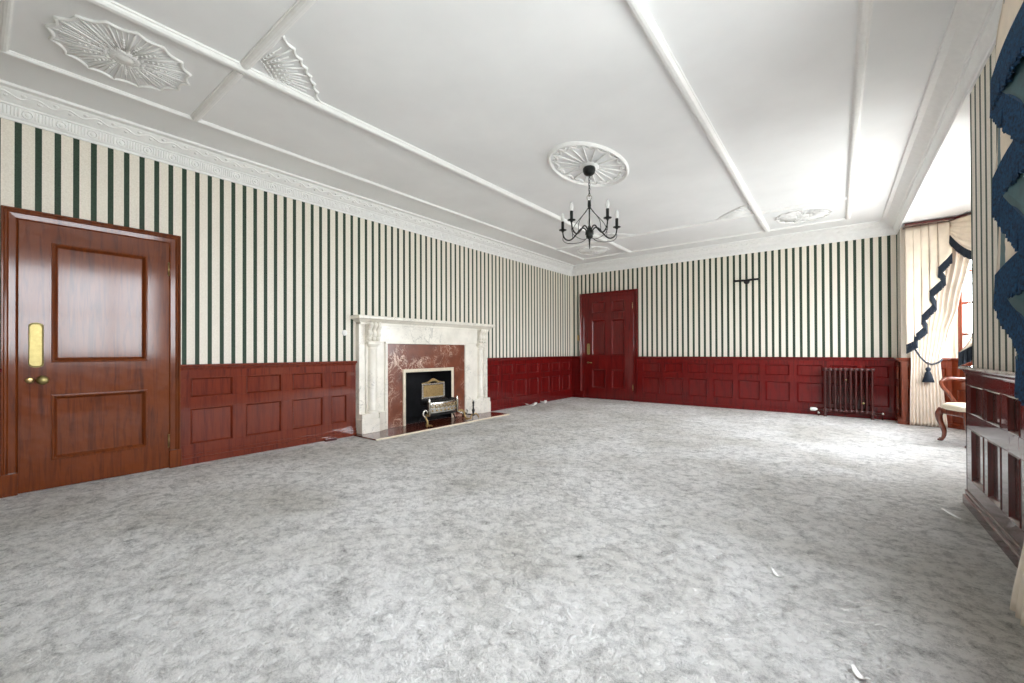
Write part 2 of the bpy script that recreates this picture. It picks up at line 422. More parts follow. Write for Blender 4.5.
# ------------------------------------------------------------------ panelling
PZ = [(0.192, 0.548), (0.655, 0.852)]          # panel rows
CAPZ0, CAPZ1 = 0.955, 0.985
BASE_PROF = [(0, 0), (0.050, 0), (0.050, 0.060), (0.047, 0.063), (0.039, 0.064), (0.038, 0.066), (0.038, 0.094), (0.035, 0.097), (0, 0.098)]
TN = [0]
def wainscot(fr, a0, a1, panels, side, label, mat, caplabel, end0=True, end1=True):
    TN[0] += 1
    mid = fr((a0+a1)/2, 0, 0.015)
    o = thing('trim_%d' % TN[0], mid, label, 'wall panelling', kind='structure')
    m = MB(); D = 0.030
    m.box(fr, a0, a1, 0.05, CAPZ0, 0, 0.010)
    zs = [0.07, PZ[0][0], PZ[0][1], PZ[1][0], PZ[1][1], CAPZ0]
    for z0, z1 in ((zs[0], zs[1]), (zs[2], zs[3]), (zs[4], zs[5])): m.box(fr, a0, a1, z0, z1, 0.010, D)
    cuts = [a0] + [e for p in panels for e in p] + [a1]
    for z0, z1 in PZ:
        for s0, s1 in zip(cuts[::2], cuts[1::2]):
            if s1-s0 > 1e-3: m.box(fr, s0, s1, z0, z1, 0.010, D)
    m.build('panel_frame', mat, o, bevel=0.002)
    for s0, s1 in panels:
        for z0, z1 in PZ:
            b = 0.020
            rings = [(0, D), (0.006, D+0.004), (0.012, D-0.004), (b, 0.013), (b+0.004, 0.013)]
            pm = MB(); rows = []
            for e, d in rings: rows.append([fr(s0+e, z0+e, d), fr(s1-e, z0+e, d), fr(s1-e, z1-e, d), fr(s0+e, z1-e, d)])
            pm.grid(rows, True); k = len(pm.v); pm.f.append((k-4, k-3, k-2, k-1))
            pm.build('panel', mat, o)
    cap = [(a0, 0), (a1, 0)]
    prof = [(0, CAPZ0-0.03), (0.030, CAPZ0-0.03), (0.033, CAPZ0-0.022), (0.040, CAPZ0-0.012), (0.044, CAPZ0), (0.060, CAPZ0+0.004), (0.066, CAPZ0+0.012), (0.064, CAPZ0+0.022), (0.056, CAPZ1), (0, CAPZ1)]
    MB().sweep(cap, prof, lambda p, b: fr(p.x, b, p.y)).build('cap_rail', mat, o)
    bb = MB().sweep(cap, BASE_PROF, lambda p, b: fr(p.x, b, p.y)).build('baseboard_%s' % side, mat)
    struct(bb, caplabel, 'skirting board')
    return o
wainscot(FL, 1.245, 3.13, [(1.33, 1.70), (1.82, 2.19), (2.31, 2.68), (2.79, 3.0)], 'left', 'mahogany panelling, reflections tinted in, between the left door and the fireplace', M['mahogany_reflect'], 'skirting under the panelling left of the fireplace')
wainscot(FL, 5.745, YB-0.02, [(5.80, 6.11), (6.21, 6.55), (6.65, 7.0), (7.1, 7.44), (7.55, 7.88), (7.99, 8.32), (8.43, 8.77)], 'left_far', 'dark red panelling beyond the fireplace up to the corner', M['mahogany'], 'skirting right of the fireplace')
wainscot(FB, -3.42, 0.73, [(-3.31, -2.945), (-2.84, -2.475), (-2.375, -2.015), (-1.91, -1.56), (-1.475, -1.12), (-1.035, -0.66), (-0.555, -0.19), (-0.09, 0.26), (0.355, 0.65)], 'back', 'long red panelling on the far wall behind the radiator', M['mahogany'], 'skirting along the far wall')
wainscot(FB, -5.05, -4.82, [], 'back_left', 'narrow panelling strip between corner and far door', M['mahogany'], 'short skirting in the far left corner')
wainscot(FR, BAY1-0.03, YB-0.03, [(8.60, 8.78)], 'right_far', 'short panelled return beside the cream bay curtain', M['bay_wood'], 'skirting of the short return by the bay')
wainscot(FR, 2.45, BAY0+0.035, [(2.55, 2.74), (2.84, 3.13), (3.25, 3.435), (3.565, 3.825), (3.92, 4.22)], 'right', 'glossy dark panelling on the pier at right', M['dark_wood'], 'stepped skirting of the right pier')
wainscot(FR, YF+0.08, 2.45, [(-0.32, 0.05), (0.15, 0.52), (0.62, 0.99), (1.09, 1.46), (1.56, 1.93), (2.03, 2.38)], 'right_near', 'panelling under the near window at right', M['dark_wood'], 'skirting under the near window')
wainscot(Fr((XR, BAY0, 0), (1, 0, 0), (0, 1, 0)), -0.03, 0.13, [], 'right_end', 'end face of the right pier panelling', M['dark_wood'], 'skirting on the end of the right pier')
wainscot(Fr((XR, BAY1, 0), (1, 0, 0), (0, -1, 0)), -0.03, 0.52, [(0.06, 0.24), (0.32, 0.47)], 'bay', 'panelling on the return wall behind the bay curtain', M['bay_wood'], 'skirting behind the bay curtain')
for (fr, L), nm in zip(bay_fr, ('far angled', 'front', 'near angled')):
    n = 3 if L < 1.5 else 4; w = (L-0.1)/n
    wainscot(fr, 0.0, L, [(0.08+i*w, 0.08+i*w+w-0.09) for i in range(n)], 'bay_'+nm.replace(' ', '_'), 'panelling under the %s bay window' % nm, M['bay_wood'], 'skirting under the %s bay window' % nm)
wainscot(FL, YF+0.02, 0.145, [(-0.40, -0.02)], 'left_near', 'panelling left of the near door', M['mahogany'], 'skirting left of the near door')

# ------------------------------------------------------------------ cornice
def room_map(p, b): return Vector((p.x, p.y, b))
CP = [(0, ZB), (0.014, ZB), (0.016, 2.933), (0.026, 2.938), (0.032, 2.945), (0.048, 3.014), (0.060, 3.018), (0.063, 3.030), (0.072, 3.034), (0.080, 3.040), (0.100, 3.052), (0.140, 3.088), (0.150, 3.096), (0.156, 3.104), (0.196, 3.110), (0.200, 3.118), (0.200, ZC), (0, ZC)]
m = MB().sweep([(XL, YF), (XR, YF), (XR, YB), (XL, YB)], CP, room_map, True)
def ornament(m, fr, a0, a1, phase):
    per = 0.1825; n0 = math.ceil((a0-phase)/per); n1 = math.floor((a1-phase)/per)
    for i in range(n0, n1+1):
        c = phase+i*per
        nn = (fr.n*0.97-Vector((0, 0, 1))*0.24)
        q = fr(c, 2.978, 0.0385)
        m.lathe(q, nn, [(0.033, -0.004), (0.033, 0.006), (0.028, 0.012), (0.022, 0.002), (0.014, 0.002), (0.011, 0.013), (0.003, 0.015)], 14)
        for k in range(6):
            x = c+per*(0.245+0.102*k)
            if x > a1: break
            m.tube([fr(x, 2.950, 0.033), fr(x, 2.956, 0.0365), fr(x, 3.002, 0.047), fr(x, 3.009, 0.047)], 0.0075, 6)
    pts = []; L = a1-a0; n = int(L/0.02)
    for i in range(n+1):
        x = a0+L*i/n; w = math.sin(2*PI*(x-phase)/0.17)
        pts.append(fr(x, 3.070+0.012*w, 0.121+0.012*w+0.004))
    m.tube(pts, 0.0075, 5)
    for i in range(int(L/0.085)):
        x = a0+0.04+i*0.085; w = math.sin(2*PI*(x-phase)/0.17); up = -1 if w > 0 else 1
        m.ball(fr(x, 3.070+0.012*up*0.9, 0.124+0.012*up*0.9), 0.014, 8, (1.2, 1.2, 0.7))
ornament(m, FL, YF+0.16, YB-0.16, 0.27)
ornament(m, FB, XL+0.16, XR-0.16, 0.05)
TN[0] += 1
struct(m.build('trim_%d' % TN[0], M['plaster'], smooth=True, auto=35), 'white moulded cornice with fluted frieze around the room', 'cornice')

# ------------------------------------------------------------------ ceiling ribs
AX, BX, CX, DX = -4.388, -3.325, -0.914, 0.147
Y0, Y1, Y2, Y3 = 0.125, 1.18, 7.10, 8.235
def rib(p, q, w, h, label):
    TN[0] += 1
    pr = [(w*x, ZC-h*z) for x, z in ((-0.5, -0.02), (-0.5, 0.30), (-0.40, 0.36), (-0.36, 0.62), (-0.22, 0.92), (0, 1.0), (0.22, 0.92), (0.36, 0.62), (0.40, 0.36), (0.5, 0.30), (0.5, -0.02))]
    struct(MB().sweep([p, q], pr, room_map).build('trim_%d' % TN[0], M['plaster']), label, 'ceiling moulding')
w1, h1 = 0.052, 0.026; w2, h2 = 0.085, 0.040
rib((AX, Y0-w1/2), (AX, Y3+w1/2), w1, h1, 'outer ceiling rib nearest the fireplace wall')
rib((DX, Y0-w1/2), (DX, Y3+w1/2), 0.07, h1, 'outer ceiling rib nearest the bay')
rib((AX+w1/2, Y0), (DX-w1/2, Y0), w1, h1, 'outer ceiling rib nearest the viewer')
rib((AX+w1/2, Y3), (DX-w1/2, Y3), w1, h1, 'outer ceiling rib along the far wall')
rib((BX, Y0+w1/2), (BX, Y3-w1/2), w2, h2, 'thick long ceiling rib left of the light fitting')
rib((CX, Y0+w1/2), (CX, Y3-w1/2), w2, h2, 'thick long ceiling rib right of the light fitting')
for y, nm in ((Y1, 'near'), (Y2, 'far')):
    rib((AX+w1/2, y), (BX-w2/2, y), 0.07, 0.034, '%s cross rib of the ceiling, left section' % nm)
    rib((BX+w2/2, y), (CX-w2/2, y), 0.07, 0.034, '%s cross rib of the ceiling, middle section' % nm)
    rib((CX+w2/2, y), (DX-w1/2, y), 0.07, 0.034, '%s cross rib of the ceiling, right section' % nm)

# ------------------------------------------------------------------ plaster fans
def fan(cx, cy, rx, ry, n, label):
    o = thing('ceiling_medallion', (cx, cy, ZC), label, 'plaster ceiling fan', 'round fan medallions in the corner panels of the ceiling')
    m = MB(); pts = []
    for i in range(n*8):
        t = i/8.0; f = t-math.floor(t); a = 2*PI*t/n
        r = 1.0-0.32*f*(1-f)*1.0
        pts.append((cx+rx*r*math.cos(a), cy+ry*r*math.sin(a), ZC-0.006))
    m.tube(pts, 0.0105, 6, True)
    m.build('scalloped_edge', M['plaster'], o, smooth=True)
    m = MB()
    for i in range(n):
        a = 2*PI*i/n; c, s = math.cos(a), math.sin(a)
        m.tube([(cx+rx*q*c, cy+ry*q*s, ZC-0.004-0.008*(1-q)) for q in (0.12, 0.5, 0.985)], [0.004, 0.0055, 0.0065], 6)
        for h in (0.25, 0.5, 0.75):
            a2 = 2*PI*(i+h)/n; c, s = math.cos(a2), math.sin(a2)
            m.tube([(cx+rx*q*c, cy+ry*q*s, ZC-0.003) for q in (0.2, 0.62, 0.86)], [0.004, 0.004, 0.003], 5)
    for i in range(n):
        a = 2*PI*(i+0.5)/n
        for q, r in ((0.36, 0.008), (0.44, 0.011), (0.52, 0.011), (0.60, 0.009)):
            m.ball((cx+rx*q*math.cos(a), cy+ry*q*math.sin(a), ZC-0.006), r, 6, (1, 1, 0.7))
    m.build('rib_relief', M['plaster'], o, smooth=True)
    m = MB().lathe((cx, cy, ZC), (0, 0, -1), [(0.085, -0.004), (0.085, 0.010), (0.070, 0.018), (0.052, 0.012), (0.036, 0.022), (0.01, 0.028)], 20)
    for i in range(14): m.ball((cx+0.1*math.cos(2*PI*i/14), cy+0.1*math.sin(2*PI*i/14), ZC-0.006), 0.013, 6)
    m.build('boss', M['plaster'], o, smooth=True)
    return o
fan(-3.85, 0.64, 0.362, 0.362, 16, 'big white plaster fan medallion on the ceiling above the brown door')
fan(-3.87, 7.66, 0.33, 0.33, 16, 'fan medallion in the far left corner of the ceiling, low behind the chandelier')
fan(-0.385, 7.66, 0.36, 0.36, 16, 'fan medallion on the far right of the ceiling near the bay curtain')

def corner_fan(cx, cy, sx, sy, label):
    o = thing('corner_fan', (cx, cy, ZC), label, 'plaster corner fan', 'quarter fans in the corners of the central ceiling panel')
    R, p, n = 0.50, 1.18, 7
    def edge(a, k=1.0):
        c, s = math.cos(a), math.sin(a); r = R*k/((c**p+s**p)**(1/p)); return (cx+sx*r*c, cy+sy*r*s)
    m = MB(); pts = []
    for i in range(n*8+1):
        t = i/8.0; f = t-math.floor(t); k = 1.0-0.20*f*(1-f)
        pts.append(edge(min(max(t/n, 0.0), 1.0)*PI/2*0.9999+1e-5, k)+(ZC-0.006,))
    m.tube(pts, 0.010, 6); m.build('scalloped_edge', M['plaster'], o, smooth=True)
    m = MB()
    for i in range(n):
        for h in (0, 0.5):
            a = (i+h+0.0001)/n*PI/2
            m.tube([edge(a, 0.30)+(ZC-0.004,), edge(a, 0.98 if h == 0 else 0.8)+(ZC-0.004,)], 0.0065 if h == 0 else 0.004, 5)
    for i in range(n):
        a = (i+0.5)/n*PI/2
        for k in (0.28, 0.36, 0.44, 0.52, 0.60): m.ball(edge(a, k)+(ZC-0.005,), 0.010, 6, (1, 1, 0.7))
    m.build('rib_relief', M['plaster'], o, smooth=True)
corner_fan(BX+w2/2, Y1+0.035, 1, 1, 'quarter fan at the near left corner of the central ceiling panel')
corner_fan(BX+w2/2, Y2-0.035, 1, -1, 'quarter fan behind the chandelier at the far left of the central panel')
corner_fan(CX-w2/2, Y2-0.035, -1, -1, 'quarter fan at the far right corner of the central ceiling panel')

# oval rose above the chandelier
RX, RY = -2.13, 4.148
CHX, CHY = -2.088, 4.059
def rose():
    o = thing('ceiling_rose', (RX, RY, ZC), 'raised oval plaster rose with ribs directly above the chandelier', 'ceiling rose')
    a, b = 0.375, 0.625
    m = MB()
    prof = [(0.915, 0.0), (0.92, 0.014), (0.935, 0.026), (0.955, 0.030), (0.975, 0.024), (0.985, 0.012), (1.0, 0.009), (1.0, -0.002)]
    rows = [[(RX+a*q*math.cos(t), RY+b*q*math.sin(t), ZC-h) for t in [2*PI*k/72 for k in range(72)]] for q, h in prof]
    m.grid(rows, True); m.build('rim', M['plaster'], o, smooth=True)
    n = 18; m = MB(); pts = []
    for i in range(n*8):
        t = i/8.0; f = t-math.floor(t); r = 0.87-0.42*f*(1-f); an = 2*PI*t/n
        pts.append((RX+a*r*math.cos(an), RY+b*r*math.sin(an), ZC-0.007))
    m.tube(pts, 0.011, 6, True); m.build('scalloped_edge', M['plaster'], o, smooth=True)
    m = MB()
    for i in range(n):
        an = 2*PI*i/n
        m.tube([(RX+a*q*math.cos(an), RY+b*q*math.sin(an), ZC-0.006) for q in (0.17, 0.5, 0.86)], [0.006, 0.008, 0.010], 6)
        an = 2*PI*(i+0.5)/n
        m.ball((RX+a*0.84*math.cos(an), RY+b*0.84*math.sin(an), ZC-0.006), 0.016, 7, (1, 1, 0.6))
    m.build('rib', M['plaster'], o, smooth=True)
    MB().lathe((RX, RY, ZC), (0, 0, -1), [(0.10, -0.003), (0.10, 0.014), (0.085, 0.024), (0.072, 0.030), (0.066, 0.055), (0.02, 0.056)], 24, 1.0, 1.25).build('boss', M['plaster'], o, smooth=True)
rose()

# ------------------------------------------------------------------ chandelier
def chandelier():
    o = thing('chandelier', (CHX, CHY, 2.17), 'black iron five-arm candle chandelier hanging from the oval rose', 'chandelier')
    c = Vector((CHX, CHY, 0)); F = M['fitting']
    def at(r, a, z): return (CHX+r*math.cos(a), CHY+r*math.sin(a), z)
    MB().lathe(c, (0, 0, 1), [(0.012, 2.985), (0.035, 2.989), (0.056, 3.005), (0.067, 3.030), (0.068, 3.055), (0.060, 3.070), (0.040, 3.074)], 24).build('ceiling_cup', F, o, smooth=True)
    m = MB(); z = 2.99; k = 0
    while z > 2.775:
        pts = [(CHX+(0.009*math.cos(t) if k % 2 else 0), CHY+(0 if k % 2 else 0.009*math.cos(t)), z-0.014+0.018*math.sin(t)) for t in [2*PI*i/12 for i in range(12)]]
        m.tube(pts, 0.0035, 5, True); z -= 0.028; k += 1
    m.build('chain', F, o, smooth=True)
    MB().tube([(CHX+0.026*math.cos(t)*0.78, CHY+0.026*math.cos(t)*0.62, 2.748+0.026*math.sin(t)) for t in [2*PI*i/20 for i in range(20)]], 0.005, 6, True).build('hanging_ring', M['steel'], o, smooth=True)
    MB().lathe(c, (0, 0, 1), [(0.006, 2.72), (0.017, 2.715), (0.019, 2.66), (0.014, 2.63), (0.008, 2.62), (0.0075, 2.432), (0.012, 2.432), (0.024, 2.42), (0.026, 2.395), (0.044, 2.385), (0.046, 2.352), (0.034, 2.342), (0.038, 2.33), (0.030, 2.312), (0.012, 2.304), (0.007, 2.24), (0.002, 2.195)], 20).build('stem', F, o, smooth=True)
    view = math.atan2(CHY, CHX)                 # the hidden arm points straight away from the room's near end
    for i in range(5):
        a = view + 2*PI*i/5
        def P(r, z): return at(r*1.02, a, z+0.022)
        m = MB()
        m.tube(smooth_path([P(0.03, 2.37), P(0.06, 2.405), P(0.10, 2.40), P(0.15, 2.345), P(0.205, 2.300), P(0.255, 2.305), P(0.290, 2.345), P(0.300, 2.40)], 6), 0.0075, 7)
        arm = m.build('arm', F, o, smooth=True)
        m = MB()
        m.tube(smooth_path([P(0.012, 2.62), P(0.06, 2.56), P(0.13, 2.49), P(0.175, 2.43), P(0.19, 2.36), P(0.185, 2.31)], 6), 0.0035, 5)
        m.tube(smooth_path([P(0.02, 2.30), P(0.08, 2.262), P(0.16, 2.255), P(0.25, 2.268), P(0.295, 2.305), P(0.297, 2.345)], 6), 0.0035, 5)
        m.build('scroll_stay', F, o, smooth=True)
        q = P(0.30, -0.002)
        MB().lathe(q, (0, 0, 1), [(0.008, 2.395), (0.014, 2.405), (0.016, 2.412), (0.040, 2.418), (0.042, 2.424), (0.018, 2.428), (0.016, 2.432), (0.0165, 2.512), (0.014, 2.515)], 16).build('candle_holder', F, o, smooth=True)
        MB().lathe(q, (0, 0, 1), [(0.011, 2.515), (0.012, 2.522), (0.019, 2.540), (0.021, 2.556), (0.019, 2.574), (0.012, 2.594), (0.001, 2.606)], 14).build('bulb', M['bulb'], o, smooth=True)
chandelier()

# ------------------------------------------------------------------ doors
def architrave(fr, a0, a1, ztop, w, dep, mat, parent, plinth=True):
    pr = [(0.0, 0.0), (0.0, dep*0.45), (w*0.10, dep*0.55), (w*0.16, dep*0.50), (w*0.55, dep*0.55), (w*0.66, dep*0.72), (w*0.78, dep*0.80), (w*0.86, dep*1.0), (w*0.97, dep*1.0), (w, dep*0.85), (w, 0.0)]
    zs = 0.17 if plinth else 0.0
    m = MB().sweep([(a0, zs), (a0, ztop), (a1, ztop), (a1, zs)], pr, lambda p, b: fr(p.x, p.y, b))
    m.build('architrave', mat, parent)
    if plinth:
        for x0, x1 in ((a0-w-0.005, a0), (a1, a1+w+0.005)):
            MB().box(fr, x0, x1, 0, 0.17, 0, dep*1.05).build('plinth_block', mat, parent, bevel=0.004)
def leaf(fr, a0, a1, ztop, panels, mat, parent, d1=0.034):
    o = MB(); rx = sorted({e for p in panels for e in (p[0], p[1])}); rz = sorted({e for p in panels for e in (p[2], p[3])})
    xs = [a0]+rx+[a1]; zs = [0.006]+rz+[ztop]; base = 0.012
    o.box(fr, a0, a1, 0.006, ztop, 0.001, base)
    for i in range(len(xs)-1):
        for j in range(len(zs)-1):
            x0, x1, z0, z1 = xs[i], xs[i+1], zs[j], zs[j+1]
            if any(p[0]-1e-6 <= x0 and x1 <= p[1]+1e-6 and p[2]-1e-6 <= z0 and z1 <= p[3]+1e-6 for p in panels): continue
            o.box(fr, x0, x1, z0, z1, base, d1)
    lf = o.build('door_leaf', mat, parent)
    for x0, x1, z0, z1 in panels:
        rings = [(-0.006, d1-0.001), (-0.004, d1+0.007), (0.006, d1+0.009), (0.016, d1+0.002), (0.028, base+0.006), (0.034, base+0.003)]
        rows = [[fr(x0+e, z0+e, d), fr(x1-e, z0+e, d), fr(x1-e, z1-e, d), fr(x0+e, z1-e, d)] for e, d in rings]
        pm = MB(); pm.grid(rows, True); k = len(pm.v); pm.f.append((k-4, k-3, k-2, k-1)); pm.build('door_panel', mat, lf)
    return lf
def knob(fr, a, z, d, mat, parent, r=0.028, name='door_knob'):
    MB().lathe(fr(a, z, d), fr.n, [(r*1.0, -0.002), (r*1.05, 0.004), (r*0.6, 0.008), (r*0.38, 0.014), (r*0.38, 0.030), (r*0.75, 0.036), (r*1.0, 0.048), (r*0.95, 0.058), (r*0.6, 0.066), (r*0.1, 0.069)], 20).build(name, mat, parent, smooth=True)
def finger_plate(fr, a, z0, z1, w, d, mat, parent):
    m = MB(); pts = []
    for k in range(9): t = PI*k/8; pts.append((a+w/2*math.cos(t), z1-w/2*0.6+w/2*0.6*math.sin(t)))
    for k in range(9): t = PI+PI*k/8; pts.append((a+w/2*math.cos(t), z0+w/2*0.6+w/2*0.6*math.sin(t)))
    c = (a, (z0+z1)/2)
    rows = [[fr(c[0]+(x-c[0])*q, c[1]+(z-c[1])*(q if q > 0.9 else 1-(1-q)*0.35), d+h) for x, z in pts] for q, h in ((1, 0), (1, 0.003), (0.93, 0.006), (0.80, 0.003), (0.7, 0.003))]
    m.grid(rows, True); k = len(m.v); m.f.append(tuple(range(k-len(pts), k))); m.build('finger_plate', mat, parent, smooth=True, auto=40)
def hinge(fr, a, z, d, mat, parent):
    m = MB().tube([fr(a, z-0.055, d), fr(a, z+0.055, d)], 0.007, 8)
    m.ball(fr(a, z+0.058, d), 0.008, 8); m.ball(fr(a, z-0.058, d), 0.008, 8); m.build('hinge', mat, parent, smooth=True)

d1 = thing('door_1', FL(0.7, 0, 0), 'near brown two-panel door with brass plate on the left wall', 'door', kind='structure')
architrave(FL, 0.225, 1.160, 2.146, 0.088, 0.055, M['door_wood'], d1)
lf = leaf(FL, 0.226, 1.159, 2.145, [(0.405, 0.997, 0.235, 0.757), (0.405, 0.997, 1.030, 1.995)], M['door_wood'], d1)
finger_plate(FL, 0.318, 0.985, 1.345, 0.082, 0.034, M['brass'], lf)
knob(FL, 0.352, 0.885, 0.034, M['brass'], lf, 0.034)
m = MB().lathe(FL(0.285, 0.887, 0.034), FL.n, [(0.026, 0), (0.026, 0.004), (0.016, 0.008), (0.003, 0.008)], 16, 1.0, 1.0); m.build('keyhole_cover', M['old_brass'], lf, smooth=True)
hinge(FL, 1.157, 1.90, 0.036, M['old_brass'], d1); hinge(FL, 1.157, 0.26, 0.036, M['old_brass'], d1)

d2 = thing('door_2', FB(-4.12, 0, 0), 'far red six-panel door in the back left corner', 'door', kind='structure')
architrave(FB, -4.715, -3.520, 2.355, 0.100, 0.060, M['mahogany'], d2)
lf = leaf(FB, -4.714, -3.521, 2.354, [(-4.515, -4.18, 0.25, 0.68), (-4.03, -3.72, 0.25, 0.68), (-4.515, -4.18, 1.01, 1.82), (-4.03, -3.72, 1.01, 1.82), (-4.515, -4.18, 1.98, 2.24), (-4.03, -3.72, 1.98, 2.24)], M['mahogany'], d2)
finger_plate(FB, -4.60, 1.02, 1.28, 0.07, 0.034, M['brass'], lf)
m = MB().lathe(FB(-4.61, 0.835, 0.034), FB.n, [(0.024, 0), (0.024, 0.006), (0.012, 0.010), (0.010, 0.045), (0.004, 0.046)], 14)
m.tube([FB(-4.62, 0.835, 0.075), FB(-4.56, 0.835, 0.080), FB(-4.495, 0.832, 0.076)], 0.010, 8); m.build('lever_handle', M['brass'], lf, smooth=True)
hinge(FB, -3.528, 2.10, 0.036, M['old_brass'], d2); hinge(FB, -3.528, 0.30, 0.036, M['old_brass'], d2)

# ------------------------------------------------------------------ fireplace
def fireplace():
    o = thing('fireplace', FL(4.365, 0, 0.1), 'white veined marble fireplace with columns and red-brown marble surround', 'fireplace')
    W = M['white_marble']; C = 4.365
    def mir(side): return (lambda a: C+side*(a-C)) if side > 0 else (lambda a: 2*C-a)
    # surround slabs
    m = MB()
    m.box(FL, 3.585, 3.860, 0.02, 1.215, 0.0, 0.075); m.box(FL, 4.870, 5.145, 0.02, 1.215, 0, 0.075); m.box(FL, 3.860, 4.870, 0.845, 1.215, 0, 0.075)
    m.build('marble_surround', M['brown_marble'], o)
    MB().sweep([(3.905, 0.02), (3.905, 0.795), (4.825, 0.795), (4.825, 0.02)], [(0, 0), (0, 0.084), (0.012, 0.090), (0.046, 0.090), (0.050, 0.084), (0.050, 0)], lambda p, b: FL(p.x, p.y, b)).build('inner_border', M['cream_marble'], o)
    m = MB()
    m.box(FL, FIRE0, FIRE1, 0.018, 0.030, -T-0.15, -0.002); m.box(FL, FIRE0-0.03, FIRE1+0.03, 0.02, FIREZ+0.02, -T-0.2, -T-0.15)
    m.box(FL, FIRE0-0.03, FIRE0-0.002, 0.02, FIREZ, -T-0.15, -0.002); m.box(FL, FIRE0-0.002, FIRE0+0.004, 0.02, FIREZ-0.006, -T-0.15, 0.082); m.box(FL, FIRE1-0.004, FIRE1+0.002, 0.02, FIREZ-0.006, -T-0.15, 0.082); m.box(FL, FIRE0, FIRE1, FIREZ-0.010, FIREZ-0.004, -T-0.15, 0.082); m.box(FL, FIRE1+0.002, FIRE1+0.03, 0.02, FIREZ, -T-0.15, 0.0); m.box(FL, FIRE0, FIRE1, FIREZ-0.004, FIREZ+0.02, -T-0.15, 0.0)
    m.build('firebox', M['soot'], o)
    # jambs, plinths, columns, corbels, on both sides
    C = 4.440
    HZ = 0.018
    for sd in (1, -1):
        f = (lambda a: a) if sd > 0 else (lambda a: 2*C-a)
        def bx(m, a0, a1, z0, z1, d0, d1):
            x0, x1 = sorted((f(a0), f(a1))); return m.box(FL, x0, x1, z0, z1, d0, d1)
        i0, i1 = (3.540, 3.592) if sd > 0 else (5.138, 5.190)
        m = MB()
        if sd > 0: m.box(FL, 3.150, 3.540, HZ, 1.50, 0, 0.075)
        else: m.box(FL, 5.190, 5.730, HZ, 1.50, 0, 0.075)
        m.build('jamb', W, o, bevel=0.003)
        m = MB(); m.box(FL, i0, i1, HZ, 1.218, 0.0, 0.088); m.box(FL, i0+0.014, i1-0.014, HZ, 1.218, 0.088, 0.097); m.build('inner_moulding', W, o, bevel=0.003)
        m = MB()
        bx(m, 3.145, 3.415, HZ, 0.205, 0, 0.150); bx(m, 3.153, 3.407, 0.205, 0.275, 0, 0.142)
        x = [(3.415, 0.150), (3.55, 0.092), (3.55, 0.01), (3.415, 0.01)]
        vs = [FL(f(a), z, d) for z in (HZ, 0.275) for a, d in x]
        m.add(vs, [(0, 1, 2, 3), (4, 5, 6, 7), (0, 1, 5, 4), (1, 2, 6, 5), (2, 3, 7, 6), (3, 0, 4, 7)])
        m.build('plinth', W, o, bevel=0.004)
        cc = FL(f(3.350), 0, 0.064)
        m = MB().lathe(cc, (0, 0, 1), [(0.086, 0.270), (0.086, 0.29), (0.075, 0.305), (0.079, 0.318), (0.070, 0.33), (0.070, 0.75), (0.066, 1.13), (0.068, 1.14), (0.074, 1.15), (0.067, 1.16), (0.072, 1.175), (0.088, 1.195), (0.088, 1.21)], 24)
        m.build('column', W, o, smooth=True, auto=40)
        m = MB().tube([FL(f(3.250), 0.272, 0.078), FL(f(3.250), 1.21, 0.078)], 0.015, 8); m.build('side_bead', W, o, smooth=True)
        m = MB(); bx(m, 3.235, 3.445, 1.205, 1.228, 0.02, 0.158); bx(m, 3.245, 3.435, 1.228, 1.244, 0.02, 0.146); m.build('capital', W, o, bevel=0.006)
        m = MB()
        for k in range(3):
            a = 3.272+k*0.066
            m.ball(FL(f(a), 1.278, 0.128), 0.033, 12, (1, 0.95, 0.9))
            m.tube(smooth_path([FL(f(a), 1.322, 0.118), FL(f(a), 1.345, 0.140), FL(f(a), 1.385, 0.130), FL(f(a), 1.425, 0.142), FL(f(a), 1.462, 0.172), FL(f(a), 1.482, 0.158)], 6), [0.022]+[0.034]*12+[0.030]*18, 10)
        bx(m, 3.242, 3.438, 1.244, 1.49, 0.03, 0.108); bx(m, 3.240, 3.440, 1.300, 1.314, 0.03, 0.135)
        m.build('corbel', W, o, smooth=True, auto=40)
    m = MB(); m.box(FL, 3.440, 2*C-3.440, 1.240, 1.50, 0.0, 0.100); m.box(FL, 3.540, 2*C-3.69, 1.215, 1.242, 0, 0.110); m.box(FL, 3.150, 2*C-3.150, 1.47, 1.50, 0, 0.112)
    m.build('frieze', W, o, bevel=0.004)
    pr = [(0.118, 1.497), (0.122, 1.505), (0.140, 1.512), (0.158, 1.528), (0.166, 1.534), (0.196, 1.538), (0.206, 1.547), (0.206, 1.575), (0.198, 1.583), (0.188, 1.587)]
    a0, a1 = 3.150, 2*C-3.150
    m = MB(); rows = []
    for x, z in pr:
        e = 0.015+(x-0.118)*0.72
        rows.append([FL(a0-e, z, 0.0), FL(a0-e, z, x), FL(a1+e, z, x), FL(a1+e, z, 0.0)])
    m.grid(rows, True); k = len(m.v); m.f.append((k-4, k-3, k-2, k-1)); m.f.append((3, 2, 1, 0))
    m.build('mantel_shelf', W, o, bevel=0.003)
fireplace()
h = thing('hearth', FL(4.365, 0, 0.3), 'dark red polished marble hearth slab in front of the fireplace', 'hearth')
MB().box(FL, 3.075, 5.735, 0.0, 0.018, 0.07, 0.555).box(FL, 3.145, 5.735, 0.0, 0.018, 0.0, 0.07).build('slab', M['hearth'], h, bevel=0.003)
MB().box(FL, 3.075, 5.735, 0.0, 0.020, 0.555, 0.572).build('edge_strip', M['cream_marble'], h, bevel=0.003, label='pale strip along the front edge')

